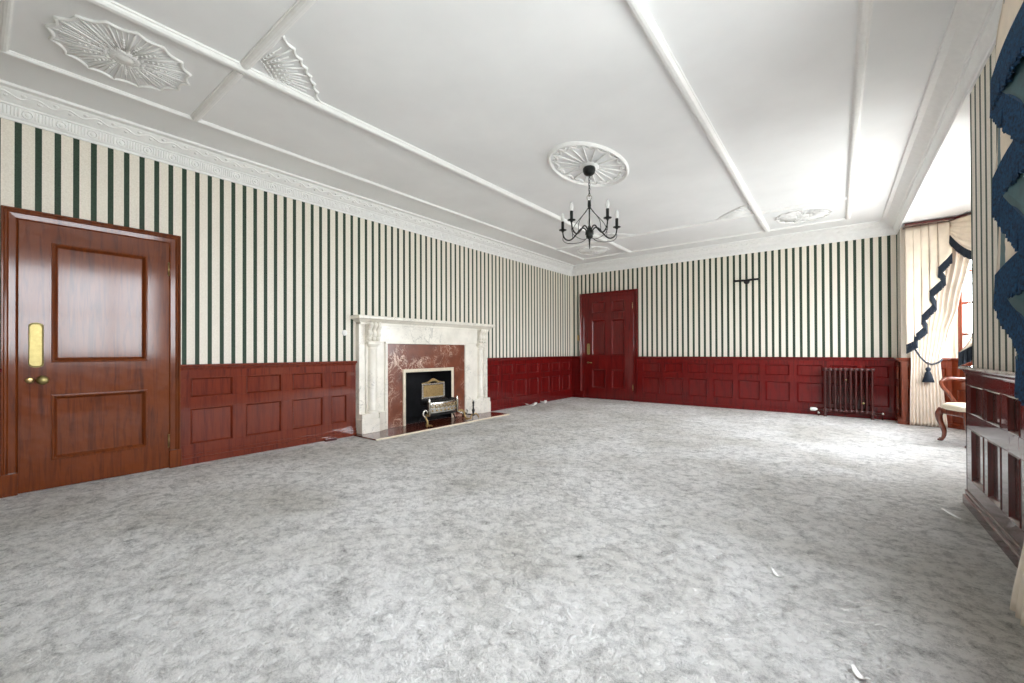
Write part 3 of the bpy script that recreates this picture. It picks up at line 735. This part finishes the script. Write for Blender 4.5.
def grate():
    o = thing('fire_grate', FL(4.38, 0.018, 0.33), 'brass and black iron fire basket standing in the fireplace opening', 'fire grate')
    B, S, I = M['old_brass'], M['steel'], M['iron']; z0 = 0.030
    # back plate with framed panel and crest
    m = MB().box(FL, 4.085, 4.535, 0.30, 0.625, 0.200, 0.215); m.build('back_plate', I, o, bevel=0.004)
    MB().sweep([(4.112, 0.425), (4.112, 0.598), (4.508, 0.598), (4.508, 0.425), ], [(0, 0.215), (0, 0.232), (0.010, 0.238), (0.024, 0.238), (0.030, 0.230), (0.030, 0.215)], lambda p, b: FL(p.x, p.y, b), True).build('frame_border', S, o)
    MB().box(FL, 4.112, 4.508, 0.425, 0.598, 0.215, 0.222).build('relief_panel', B, o)
    m = MB()
    for k in range(9):
        t = (k-4)/4.0; m.ball(FL(4.31+t*0.10, 0.635+0.035*(1-t*t), 0.222), 0.018, 8)
    m.tube(smooth_path([FL(4.09, 0.63, 0.222), FL(4.2, 0.645, 0.222), FL(4.31, 0.690, 0.222), FL(4.42, 0.645, 0.222), FL(4.53, 0.63, 0.222)], 6), 0.009, 7)
    m.build('crest', B, o, smooth=True)
    # basket: bars and pierced bright front, slightly bowed
    def bow(a): t = (a-4.37)/0.29; return 0.405-0.035*t*t
    m = MB()
    for z in (0.165, 0.375):
        m.tube([FL(4.08+0.58*i/12, z, bow(4.08+0.58*i/12)) for i in range(13)], 0.010, 7)
        for a in (4.08, 4.66): m.tube([FL(a, z, 0.37), FL(a, z, 0.20)], 0.009, 7)
    for i in range(8): m.tube([FL(4.08, 0.165+0.21*i/7, 0.215+0.0), FL(4.08, 0.165+0.21*i/7, 0.37)], 0.004, 5); m.tube([FL(4.66, 0.165+0.21*i/7, 0.215), FL(4.66, 0.165+0.21*i/7, 0.37)], 0.004, 5)
    m.box(FL, 4.09, 4.65, 0.165, 0.175, 0.20, 0.365)
    m.build('basket', I, o, smooth=True, auto=40)
    m = MB(); rows = []
    for z in (0.19, 0.20, 0.265, 0.275, 0.345, 0.36):
        rows.append([FL(4.10+0.54*i/12, z, bow(4.10+0.54*i/12)+0.004+(0.006 if z in (0.20, 0.265, 0.345) else 0)) for i in range(13)])
    m.grid(rows); m.build('front_plate', S, o, smooth=True, solid=0.006, auto=30)
    m = MB()
    for i in range(7):
        a = 4.14+0.46*i/6
        m.tube([FL(a+0.026*math.cos(t), 0.305+0.026*math.sin(t), bow(a)+0.014) for t in [2*PI*k/12 for k in range(12)]], 0.006, 5, True)
        m.ball(FL(a, 0.232, bow(a)+0.012), 0.016, 8)
    m.build('front_ornament', B, o, smooth=True)
    MB().lathe(FL(4.088, 0, 0.385), (0, 0, 1), [(0.014, 0.15), (0.022, 0.16), (0.020, 0.36), (0.026, 0.37), (0.014, 0.385), (0.020, 0.40), (0.004, 0.42)], 12).build('corner_post', S, o, smooth=True)
    MB().lathe(FL(4.652, 0, 0.385), (0, 0, 1), [(0.014, 0.15), (0.022, 0.16), (0.020, 0.36), (0.026, 0.37), (0.014, 0.385), (0.020, 0.40), (0.004, 0.42)], 12).build('corner_post', S, o, smooth=True)
    # coals bed
    m = MB()
    for i in range(26):
        m.ball(FL(4.12+random.random()*0.5, 0.30+random.random()*0.08, 0.235+random.random()*0.11), 0.026+random.random()*0.016, 7, (1, 0.8, 0.75))
    c = m.build('coals', I, o); c['kind'] = 'stuff'
    # scrolled legs with claw feet
    for a, k in ((3.985, -1), (4.765, 1)):
        m = MB()
        m.tube(smooth_path([FL(a-k*0.09, 0.17, 0.385), FL(a-k*0.04, 0.185, 0.40), FL(a, 0.150, 0.43), FL(a-k*0.012, 0.10, 0.45), FL(a+k*0.01, 0.055, 0.465), FL(a+k*0.01, z0+0.014, 0.475)], 6), [0.016]*24+[0.022]*7, 9)
        for q in (-1, 0, 1): m.tube(smooth_path([FL(a+q*0.012, 0.05, 0.465), FL(a+q*0.034, z0+0.022, 0.49), FL(a+q*0.045, z0+0.011, 0.515)], 4), 0.010, 7)
        m.build('claw_leg', B, o, smooth=True)
        m = MB().tube([FL(a+q*0.0, z0, 0.24) if q == 0 else FL(a-k*0.09, 0.17, 0.24) for q in (0, 1)], 0.010, 7); m.build('rear_leg', I, o, smooth=True)
    m = MB().tube(smooth_path([FL(3.99, 0.155, 0.43), FL(3.965, 0.19, 0.40), FL(3.985, 0.24, 0.385), FL(4.03, 0.25, 0.39), FL(4.05, 0.21, 0.39)], 6), 0.013, 7); m.build('side_scroll', S, o, smooth=True)
    m = MB().tube(smooth_path([FL(4.66, 0.165, 0.39), FL(4.74, 0.135, 0.42), FL(4.82, 0.13, 0.42), FL(4.85, 0.155, 0.42), FL(4.83, 0.175, 0.42)], 6), 0.011, 7); m.build('side_scroll', S, o, smooth=True)
grate()
def andiron():
    o = thing('andiron', FL(4.955, 0.018, 0.44), 'small dark brass andiron standing alone at right on the hearth', 'andiron')
    B = M['old_brass']; c = FL(4.955, 0, 0.45)
    MB().lathe(c, (0, 0, 1), [(0.016, 0.07), (0.024, 0.08), (0.012, 0.10), (0.018, 0.13), (0.026, 0.16), (0.012, 0.19), (0.010, 0.23), (0.018, 0.24), (0.010, 0.255), (0.020, 0.275), (0.012, 0.295), (0.003, 0.315)], 14).build('finial', M['iron'], o, smooth=True)
    for k in (-1, 1):
        MB().tube(smooth_path([FL(4.955, 0.085, 0.45), FL(4.955+k*0.05, 0.10, 0.465), FL(4.955+k*0.085, 0.06, 0.475), FL(4.955+k*0.095, 0.031, 0.48)], 5), 0.012, 8).build('leg', B, o, smooth=True)
    MB().tube([FL(4.955, 0.09, 0.44), FL(4.955, 0.08, 0.22), FL(4.955, 0.028, 0.21)], 0.010, 7).build('log_bar', M['iron'], o, smooth=True)
andiron()

# ------------------------------------------------------------------ radiator
def radiator():
    Y = YB-0.12; x0 = -0.160; pitch = 0.0668; n = 10; Z0, Z1 = 0.075, 0.815
    o = thing('radiator', (x0+pitch*(n-1)/2, Y, 0), 'brown cast iron column radiator against the far panelling', 'radiator')
    proto = None
    for i in range(n):
        x = x0+i*pitch
        if proto is None:
            m = MB()
            for k in (-1, 0, 1):
                m.tube([(x, Y+k*0.038, Z0+0.02), (x, Y+k*0.038, Z0+0.06), (x, Y+k*0.038, Z1-0.06), (x, Y+k*0.038, Z1-0.02)], [0.017, 0.0145, 0.0145, 0.017], 10)
            for zz in (Z0+0.03, Z1-0.03):
                m.tube([(x, Y-0.058, zz), (x, Y-0.05, zz), (x, Y+0.05, zz), (x, Y+0.058, zz)], [0.014, 0.026, 0.026, 0.014], 10)
                m.lathe((x, Y, zz), (1, 0, 0), [(0.02, -0.034), (0.022, -0.03), (0.022, 0.03), (0.02, 0.034)], 12)
            proto = m.build('radiator_section', M['rad'], o, smooth=True, auto=50)
        else:
            c = proto.copy(); COL.objects.link(c); c.parent = o; c.location = proto.location+Vector((i*pitch, 0, 0))
    for x in (x0, x0+pitch*(n-1)):
        for k in (-1, 1):
            MB().lathe((x, Y+k*0.045, 0), (0, 0, 1), [(0.022, 0.0), (0.022, 0.008), (0.014, 0.02), (0.016, 0.06), (0.02, 0.10)], 10).build('foot', M['rad'], o, smooth=True)
    MB().lathe((x0+4*pitch+0.01, Y-0.05, 0.62), (0, -1, 0), [(0.012, 0), (0.012, 0.016), (0.006, 0.02)], 8).build('bleed_valve', M['old_brass'], o, smooth=True)
    MB().lathe((x0+7*pitch+0.02, Y-0.05, 0.25), (0, -1, 0), [(0.018, 0), (0.018, 0.012), (0.01, 0.016)], 8).build('plug', M['old_brass'], o, smooth=True)
    xl, xr = x0-0.09, x0+pitch*(n-1)+0.12
    m = MB().tube([(x0-0.02, Y, Z0+0.03), (xl, Y, Z0+0.03), (xl, Y, 0.0)], 0.011, 8); m.build('pipe', M['rad'], o, smooth=True)
    m = MB().tube([(xr-0.09, Y, Z0+0.03), (xr, Y, Z0+0.03), (xr, Y, 0.0)], 0.011, 8); m.build('pipe', M['rad'], o, smooth=True)
    MB().lathe((xl-0.015, Y, Z0+0.03), (-1, 0, 0), [(0.014, 0), (0.016, 0.01), (0.027, 0.02), (0.030, 0.03), (0.030, 0.085), (0.024, 0.10), (0.005, 0.102)], 14).build('valve', M['white_plastic'], o, smooth=True, label='white plastic valve head')
    MB().lathe((xl, Y, Z0-0.04), (0, 0, 1), [(0.02, 0), (0.022, 0.005), (0.022, 0.03), (0.015, 0.034)], 12).build('pipe_nut', M['steel'], o, smooth=True)
    MB().lathe((xr+0.005, Y-0.012, Z0+0.03), (0, -1, 0), [(0.014, 0), (0.018, 0.01), (0.020, 0.02), (0.020, 0.05), (0.005, 0.054)], 12).build('valve', M['steel'], o, smooth=True)
radiator()

# ------------------------------------------------------------------ wall fittings
o = thing('wall_light', FB(-1.33, 2.36, 0), 'black bracket with two arms high on the far striped wall', 'wall light')
MB().lathe(FB(-1.325, 2.392, 0), FB.n, [(0.046, 0), (0.050, 0.008), (0.040, 0.018), (0.018, 0.03), (0.016, 0.05), (0.004, 0.055)], 18).build('back_plate', M['iron'], o, smooth=True)
for k in (-1, 1):
    MB().tube(smooth_path([FB(-1.325, 2.405, 0.045), FB(-1.325+k*0.06, 2.412, 0.055), FB(-1.325+k*0.12, 2.414, 0.05), FB(-1.325+k*0.19, 2.414, 0.045)], 6), 0.019, 8).build('arm', M['iron'], o, smooth=True)
    MB().ball(FB(-1.325+k*0.19, 2.414, 0.045), 0.024, 10).build('arm_end', M['iron'], o, smooth=True)
o = thing('pull_switch', FL(2.985, 1.32, 0), 'round white switch on striped wall left of the mantel shelf', 'switch')
MB().lathe(FL(2.985, 1.352, 0), FL.n, [(0.036, 0), (0.038, 0.006), (0.030, 0.016), (0.022, 0.022), (0.004, 0.024)], 18).build('dial', M['white_plastic'], o, smooth=True)
MB().box(FL, 2.977, 2.993, 1.345, 1.359, 0.022, 0.032).build('toggle', M['white_plastic'], o, bevel=0.003)
o = thing('light_switch', FB(-4.885, 1.355, 0), 'small brown switch plate beside the far red door', 'switch')
MB().box(FB, -4.915, -4.855, 1.355, 1.485, 0, 0.010).build('plate', M['old_brass'], o, bevel=0.004)
MB().box(FB, -4.893, -4.877, 1.405, 1.435, 0.010, 0.022).build('toggle', M['old_brass'], o, bevel=0.003)

# ------------------------------------------------------------------ curtains
def lerp_keys(keys, z):
    ks = sorted(keys)
    if z <= ks[0][0]: return ks[0][1:]
    for k0, k1 in zip(ks, ks[1:]):
        if z <= k1[0]:
            t = (z-k0[0])/(k1[0]-k0[0]); t = t*t*(3-2*t)*0.5+t*0.5
            return tuple(a+(b-a)*t for a, b in zip(k0[1:], k1[1:]))
    return ks[-1][1:]
def drape(fr, keys, pleats, z0, z1, mat, label, bendf=None, group=None):
    # keys: (z, left edge, right edge, depth, pleat amplitude)
    rows = []; NZ, NS = 64, pleats*10
    for i in range(NZ+1):
        z = z0+(z1-z0)*i/NZ; l, r, d, amp = lerp_keys(keys, z); row = []
        for j in range(NS+1):
            t = j/NS; ph = 2*PI*pleats*t + 0.5*math.sin(z*2.1+t*3)
            a = l+(r-l)*t + 0.3*amp*math.sin(ph*1.0+1.0)
            dd = d + amp*math.sin(ph) + amp*0.22*math.sin(ph*2.0+1.3) + (bendf(a) if bendf else 0)
            row.append(fr(a, z, dd))
        rows.append(row)
    o = MB().grid(rows).build('curtain', mat, smooth=True, solid=0.006, fixn=False)
    tag(o, label, 'curtain', group); return o
def strand_fringe(path, length, mat, parent, name='fringe', step=0.007, w=0.0042):
    # path: list of points along a hem; a band of cord with strands hanging from it
    m = MB(); P = [Vector(p) for p in path]
    m.tube(P, 0.007, 6)
    for p, q in zip(P, P[1:]):
        L = (q-p).length; n = max(1, int(L/step)); t = (q-p).normalized(); side = t.cross(Vector((0, 0, 1)))
        if side.length < 0.05: side = Vector((1, 0, 0))
        side.normalize()
        for k in range(n):
            a = p+(q-p)*((k+0.5)/n)
            for sd in (-1, 1):
                b = a + side*sd*0.004; ln = length*(0.93+0.12*random.random()); sw = Vector((random.uniform(-1, 1), random.uniform(-1, 1), 0))*0.006
                m.tube([b, b+sw*0.5-Vector((0, 0, ln*0.6)), b+sw-Vector((0, 0, ln))], [w*0.8, w, w*1.15], 4)
    f = m.build(name, mat, parent); f['kind'] = 'stuff'; return f
def tail(fr, path, ztop, flen, label, mat, fr_mat, group, name='curtain_tail', flare=0.0, lined=True):
    # path: (along, depth, hem height): a cascade folded back and forth, longest at its end
    cols = []; hem = []
    for (p, q) in zip(path, path[1:]):
        n = 8
        for k in range(n):
            t = k/n; b = math.sin(PI*t)
            cols.append((p[0]+(q[0]-p[0])*t, p[1]+(q[1]-p[1])*t+0.010*b, p[2]+(q[2]-p[2])*t))
    cols.append(path[-1])
    NZ = 26; front = []; back = []
    for i in range(NZ+1):
        t = i/NZ
        front.append([fr(a+flare*(1-t)**0.6, ztop+(z-ztop)*t, d*(1-0.25*(1-t)) + 0.004*math.sin(9*t+a*20)) for a, d, z in cols])
    o = thing(name, fr(path[-1][0], path[-1][2]-flen, path[-1][1]), label, 'curtain tail', group)
    MB().grid(front).build('tail_fabric', mat, o, smooth=True, solid=0.004, fixn=False)
    back = []
    for i in range(NZ+1):
        row = []
        for j, (a, d, z) in enumerate(cols):
            j0, j1 = max(j-1, 0), min(j+1, len(cols)-1)
            t = fr(cols[j1][0], 0, cols[j1][1])-fr(cols[j0][0], 0, cols[j0][1]); t.normalize()
            nn = Vector((-t.y, t.x, 0))*TAILSIDE[0]
            row.append(Vector(front[i][j])+nn*0.005)
        back.append(row)
    if lined: MB().grid(back).build('lining', M['lining'], o, smooth=True, solid=0.002, fixn=False, label='teal lining of the folds')
    strand_fringe([fr(a, z, d) for a, d, z in cols], flen, fr_mat, o)
    return o
TAILSIDE = [-1]
def swag(p0, p1, n, ztop, hend, sag, flen, mat, fr_mat, label, group):
    p0, p1, n = Vector(p0+(0,)), Vector(p1+(0,)), Vector(n+(0,)).normalized(); rows = []; NR, NC = 30, 24
    for i in range(NR+1):
        r = i/NR; row = []
        for j in range(NC+1):
            t = j/NC; c = 4*t*(1-t)
            z = ztop - 0.006 - r*(hend+sag*c)
            d = 0.03+0.07*r*c*(1.2-r*0.6) + 0.014*math.sin(r*2*PI*6)*(0.3+0.7*c)
            row.append(p0+(p1-p0)*t+n*d+Vector((0, 0, z)))
        rows.append(row)
    o = thing('curtain_swag', (p0+p1)/2+Vector((0, 0, ztop)), label, 'curtain swag', group)
    MB().grid(rows).build('swag_fabric', mat, o, smooth=True, solid=0.005, fixn=False)
    strand_fringe(rows[-1], flen, fr_mat, o)
    return o
def tieback(pts, tassel, rad, label, mat):
    o = thing('tieback', tassel, label, 'tieback')
    sp = smooth_path(pts, 8)
    MB().tube(sp, 0.011, 8).build('cord', mat, o, smooth=True)
    x, y, z = tassel
    MB().tube([(x, y, z+0.02), (x, y, z-0.06)], 0.006, 6).build('tassel_cord', mat, o, smooth=True)
    m = MB().lathe((x, y, z-0.05), (0, 0, -1), [(0.010, 0), (0.026, 0.012), (0.030, 0.03), (0.022, 0.05), (0.018, 0.06), (0.024, 0.066), (0.030, 0.08), (0.044, 0.13), (0.056, 0.20), (0.050, 0.205)], 16)
    m.build('tassel', mat, o, smooth=True)
    m = MB()
    for k in range(28):
        a = 2*PI*k/28; m.tube([(x+0.024*math.cos(a), y+0.024*math.sin(a), z-0.12), (x+0.060*math.cos(a), y+0.060*math.sin(a), z-0.262)], 0.0055, 4)
    t = m.build('tassel_skirt', mat, o); t['kind'] = 'stuff'

CG = 'cream curtains at the windows'; TG = 'fringed curtain tails'; SG = 'fringed swags over the bay windows'
# far side of the bay
FC = Fr((0, BAY1, 0), (1, 0, 0), (0, -1, 0))
bend = lambda a: max(0.0, a-1.20)*0.95
keys = [(0.012, 0.83, 1.21, 0.115, 0.024), (0.45, 0.835, 1.185, 0.115, 0.020), (0.92, 0.85, 1.155, 0.110, 0.014), (1.3, 0.835, 1.225, 0.10, 0.018), (1.7, 0.815, 1.31, 0.095, 0.022), (2.4, 0.80, 1.42, 0.09, 0.024), (2.9, 0.80, 1.44, 0.085, 0.022)]
drape(FC, keys, 10, 0.012, 2.87, M['drape'], 'cream pleated curtain tied back at the far side of the bay', bend, CG)
far_path = [(1.265, 0.225, 2.43), (1.13, 0.220, 2.25), (1.20, 0.205, 2.12), (1.045, 0.200, 1.93), (1.11, 0.187, 1.78), (0.965, 0.182, 1.59), (1.02, 0.170, 1.46), (0.885, 0.165, 1.31), (0.92, 0.155, 1.25), (0.800, 0.150, 1.17)]
tail(FC, far_path, 2.885, 0.125, 'cream cascade tail with dark stepped fringe at the far side of the bay', M['cream'], M['fringe_dark'], TG, lined=False)
swag((1.27, 8.30), (1.86, 7.50), (-0.80, -0.6), 2.885, 0.20, 0.34, 0.11, M['cream'], M['fringe_dark'], 'draped cream swag over the far angled bay window', SG)
swag((1.88, 7.46), (1.88, 5.92), (-1, 0), 2.885, 0.20, 0.42, 0.11, M['cream'], M['fringe_dark'], 'draped swag over the front bay window, hidden by the pier', SG)
tieback([(0.865, 8.43, 1.16), (0.895, 8.325, 1.10), (0.95, 8.315, 0.99), (1.01, 8.31, 0.915), (1.07, 8.315, 0.90), (1.13, 8.33, 0.925), (1.175, 8.39, 0.965)], (1.02, 8.30, 0.905), 0, 'navy cord and tassel around the far bay curtain', M['fringe_dark'])
m = MB()
for (p, q) in (((0.79, 8.47), (1.27, 8.47)), ((1.27, 8.47), (1.93, 7.55)), ((1.93, 7.55), (1.93, 5.80)), ((1.93, 5.80), (1.30, 4.97)), ((1.30, 4.97), (1.02, 4.97))):
    u = Vector((q[0]-p[0], q[1]-p[1], 0)); L = u.length; u.normalize(); n = Vector((u.y, -u.x, 0)); 
    if n.dot(Vector((1.2-p[0], 6.7-p[1], 0))) < 0: n = -n
    f2 = Fr((p[0], p[1], 0), u, n); m.box(f2, -0.01, L+0.01, 2.885, 2.915, 0.02, 0.26 if abs(u.y) < 0.1 else 0.12)
tag(m.build('pelmet_board', M['dark_wood']), 'thin dark pelmet board carrying the bay curtains under the bay ceiling', 'pelmet board')
# near side of the bay (mostly behind the pier)
FN = Fr((0, BN0, 0), (1, 0, 0), (0, 1, 0))
TAILSIDE[0] = 1
tail(FN, [(a+0.01, d+0.10, z-0.10 if z < 2.3 else z) for a, d, z in far_path], 2.885, 0.11, 'tail with dark fringe tip peeping out past the right pier', M['cream'], M['fringe_dark'], TG, flare=0.34, lined=False)
# near window on the right, at the edge of the picture
keysw = [(0.012, 2.15, 2.71, 0.160, 0.040), (0.35, 2.20, 2.69, 0.125, 0.032), (0.72, 2.25, 2.72, 0.10, 0.02), (1.2, 2.25, 2.98, 0.075, 0.02), (1.8, 2.25, 3.06, 0.07, 0.018), (2.86, 2.25, 3.06, 0.07, 0.018)]
drape(FR, keysw, 9, 0.012, 2.86, M['drape'], 'cream curtain at the right edge, hanging to the floor beside the pier', None, CG)
TAILSIDE[0] = -1
near_path = [(2.34, 0.190, 2.41), (2.95, 0.170, 2.37), (2.44, 0.160, 2.00), (3.00, 0.158, 1.92), (2.44, 0.150, 1.53), (3.03, 0.148, 1.46), (2.46, 0.140, 1.12), (2.76, 0.145, 1.07), (2.50, 0.135, 1.00)]
tail(FR, near_path, 2.87, 0.165, 'blue fringed cascade tail in zigzag folds at the right edge', M['cream'], M['fringe'], TG)

# ------------------------------------------------------------------ armchair in the bay
def armchair():
    p1 = Vector((1.005, 7.19, 0)); p2 = Vector((1.155, 6.815, 0)); u = (p2-p1).normalized(); W = 0.43
    back = Vector((-u.y, u.x, 0))
    if back.x < 0: back = -back
    fr = Fr(p1, u, back)          # s: across the front, d: towards the back
    o = thing('armchair', fr(0.2, 0, 0.22), 'wooden armchair with cream seat and cabriole legs in the bay', 'armchair')
    w = M['chair_wood']
    def cab(s, d, sx, dz):
        m = MB(); pts = smooth_path([fr(s, 0.385, d), fr(s-sx*0.022, 0.33, d-dz*0.022), fr(s-sx*0.018, 0.25, d-dz*0.018), fr(s+sx*0.008, 0.13, d+dz*0.008), fr(s+sx*0.004, 0.05, d+dz*0.004), fr(s-sx*0.012, 0.022, d-dz*0.014)], 6)
        n = len(pts); rr = []
        for i in range(n):
            t = i/(n-1); rr.append(0.027*(1-t)**1.2+0.015+0.010*max(0, t-0.86)/0.14)
        m.tube(pts, rr, 10); m.ball(fr(s-sx*0.012, 0.016, d-dz*0.016), 0.030, 10, (1, 1, 0.53)); m.build('leg', w, o, smooth=True)
    cab(0.0, 0.0, 1, 1); cab(W-0.02, 0.0, -1, 1); cab(0.03, 0.42, 1, -1); cab(W-0.05, 0.42, -1, -1)
    m = MB(); m.box(fr, -0.03, W+0.01, 0.335, 0.40, -0.03, 0.46); m.build('seat_rail', w, o, bevel=0.012)
    m = MB(); rows = []
    for z, e in ((0.395, 0.0), (0.42, -0.012), (0.45, -0.008), (0.468, 0.02), (0.474, 0.08)):
        row = []
        for k in range(40):
            t = 2*PI*k/40; c, s_ = math.cos(t), math.sin(t); q = 4.0
            r = (abs(c)**q+abs(s_)**q)**(-1/q)
            row.append(fr(W/2-0.01+(W/2+0.022-e)*r*c, z, 0.215+(0.245-e)*r*s_))
        rows.append(row)
    m.grid(rows, True); k = len(m.v); m.f.append(tuple(range(k-40, k))); m.f.append(tuple(range(40))); m.build('seat', M['seat'], o, smooth=True, auto=50)
    for s, sg in ((-0.005, -1), (W-0.015, 1)):
        m = MB(); m.tube(smooth_path([fr(s, 0.39, 0.14), fr(s+sg*0.02, 0.47, 0.13), fr(s+sg*0.035, 0.56, 0.09), fr(s+sg*0.045, 0.65, 0.03), fr(s+sg*0.045, 0.715, 0.02), fr(s+sg*0.04, 0.748, 0.06), fr(s+sg*0.03, 0.752, 0.14), fr(s+sg*0.015, 0.745, 0.28), fr(s-sg*0.01, 0.75, 0.42)], 7), 0.019, 10)
        m.build('arm', w, o, smooth=True)
        MB().tube(smooth_path([fr(s, 0.36, 0.43), fr(s, 0.6, 0.45), fr(s, 0.8, 0.47), fr(s+0.0, 0.98, 0.52)], 6), 0.02, 10).build('back_post', w, o, smooth=True)
    m = MB(); m.tube(smooth_path([fr(-0.005, 0.97, 0.52), fr(0.08, 1.01, 0.525), fr(W/2-0.01, 1.0, 0.53), fr(W-0.10, 1.01, 0.525), fr(W-0.015, 0.97, 0.52)], 6), 0.022, 10); m.build('crest_rail', w, o, smooth=True)
    rows = [[fr(W/2-0.01+a*x, z, d) for a in (-1, -0.5, 0.5, 1)] for z, d, x in ((0.40, 0.435, 0.07), (0.55, 0.445, 0.05), (0.70, 0.46, 0.085), (0.85, 0.485, 0.095), (0.99, 0.52, 0.06))]
    MB().grid(rows).build('back_splat', w, o, smooth=True, solid=0.016)
armchair()

# ------------------------------------------------------------------ small things left on the carpet
def scrap(x, y, l, w, ang, label, mat, z=0.0, curl=0.02, name='paper_scrap'):
    rows = []
    for i in range(9):
        t = i/8.0; zz = z+0.003+curl*(2*t-1)**2
        rows.append([(x+math.cos(ang)*l*(t-0.5)-math.sin(ang)*w*s*(0.4+0.6*math.sin(PI*(0.1+0.8*t))), y+math.sin(ang)*l*(t-0.5)+math.cos(ang)*w*s*(0.4+0.6*math.sin(PI*(0.1+0.8*t))), zz+0.004*s) for s in (-0.5, 0, 0.5)])
    tag(MB().grid(rows).build(name, mat, smooth=True, solid=0.003, fixn=False), label, 'scrap')
scrap(-0.235, 2.41, 0.062, 0.022, 2.5, 'curled white scrap lying in the middle of the carpet', M['paper'])
scrap(0.055, 1.83, 0.06, 0.024, 2.3, 'white curled scrap at the bottom edge of the picture', M['paper'])
scrap(0.60, 4.0, 0.20, 0.03, 1.9, 'thin pale strip on the carpet by the pier skirting', M['paper'], curl=0.004)
scrap(-4.92, 6.98, 0.30, 0.12, 1.45, 'larger white scrap near the far left skirting', M['paper'], curl=0.05)
scrap(-4.93, 7.45, 0.18, 0.10, 1.6, 'smaller white scrap near the far left corner', M['paper'], curl=0.05)
m = MB().box(Fr((-4.98, 2.74, 0), (0.1, 1, 0), (1, -0.1, 0)), -0.07, 0.07, 0.0, 0.028, -0.022, 0.022)
tag(m.build('wood_offcut', M['dark_wood'], bevel=0.003), 'short dark wood offcut on the carpet below the left panelling', 'wood offcut')
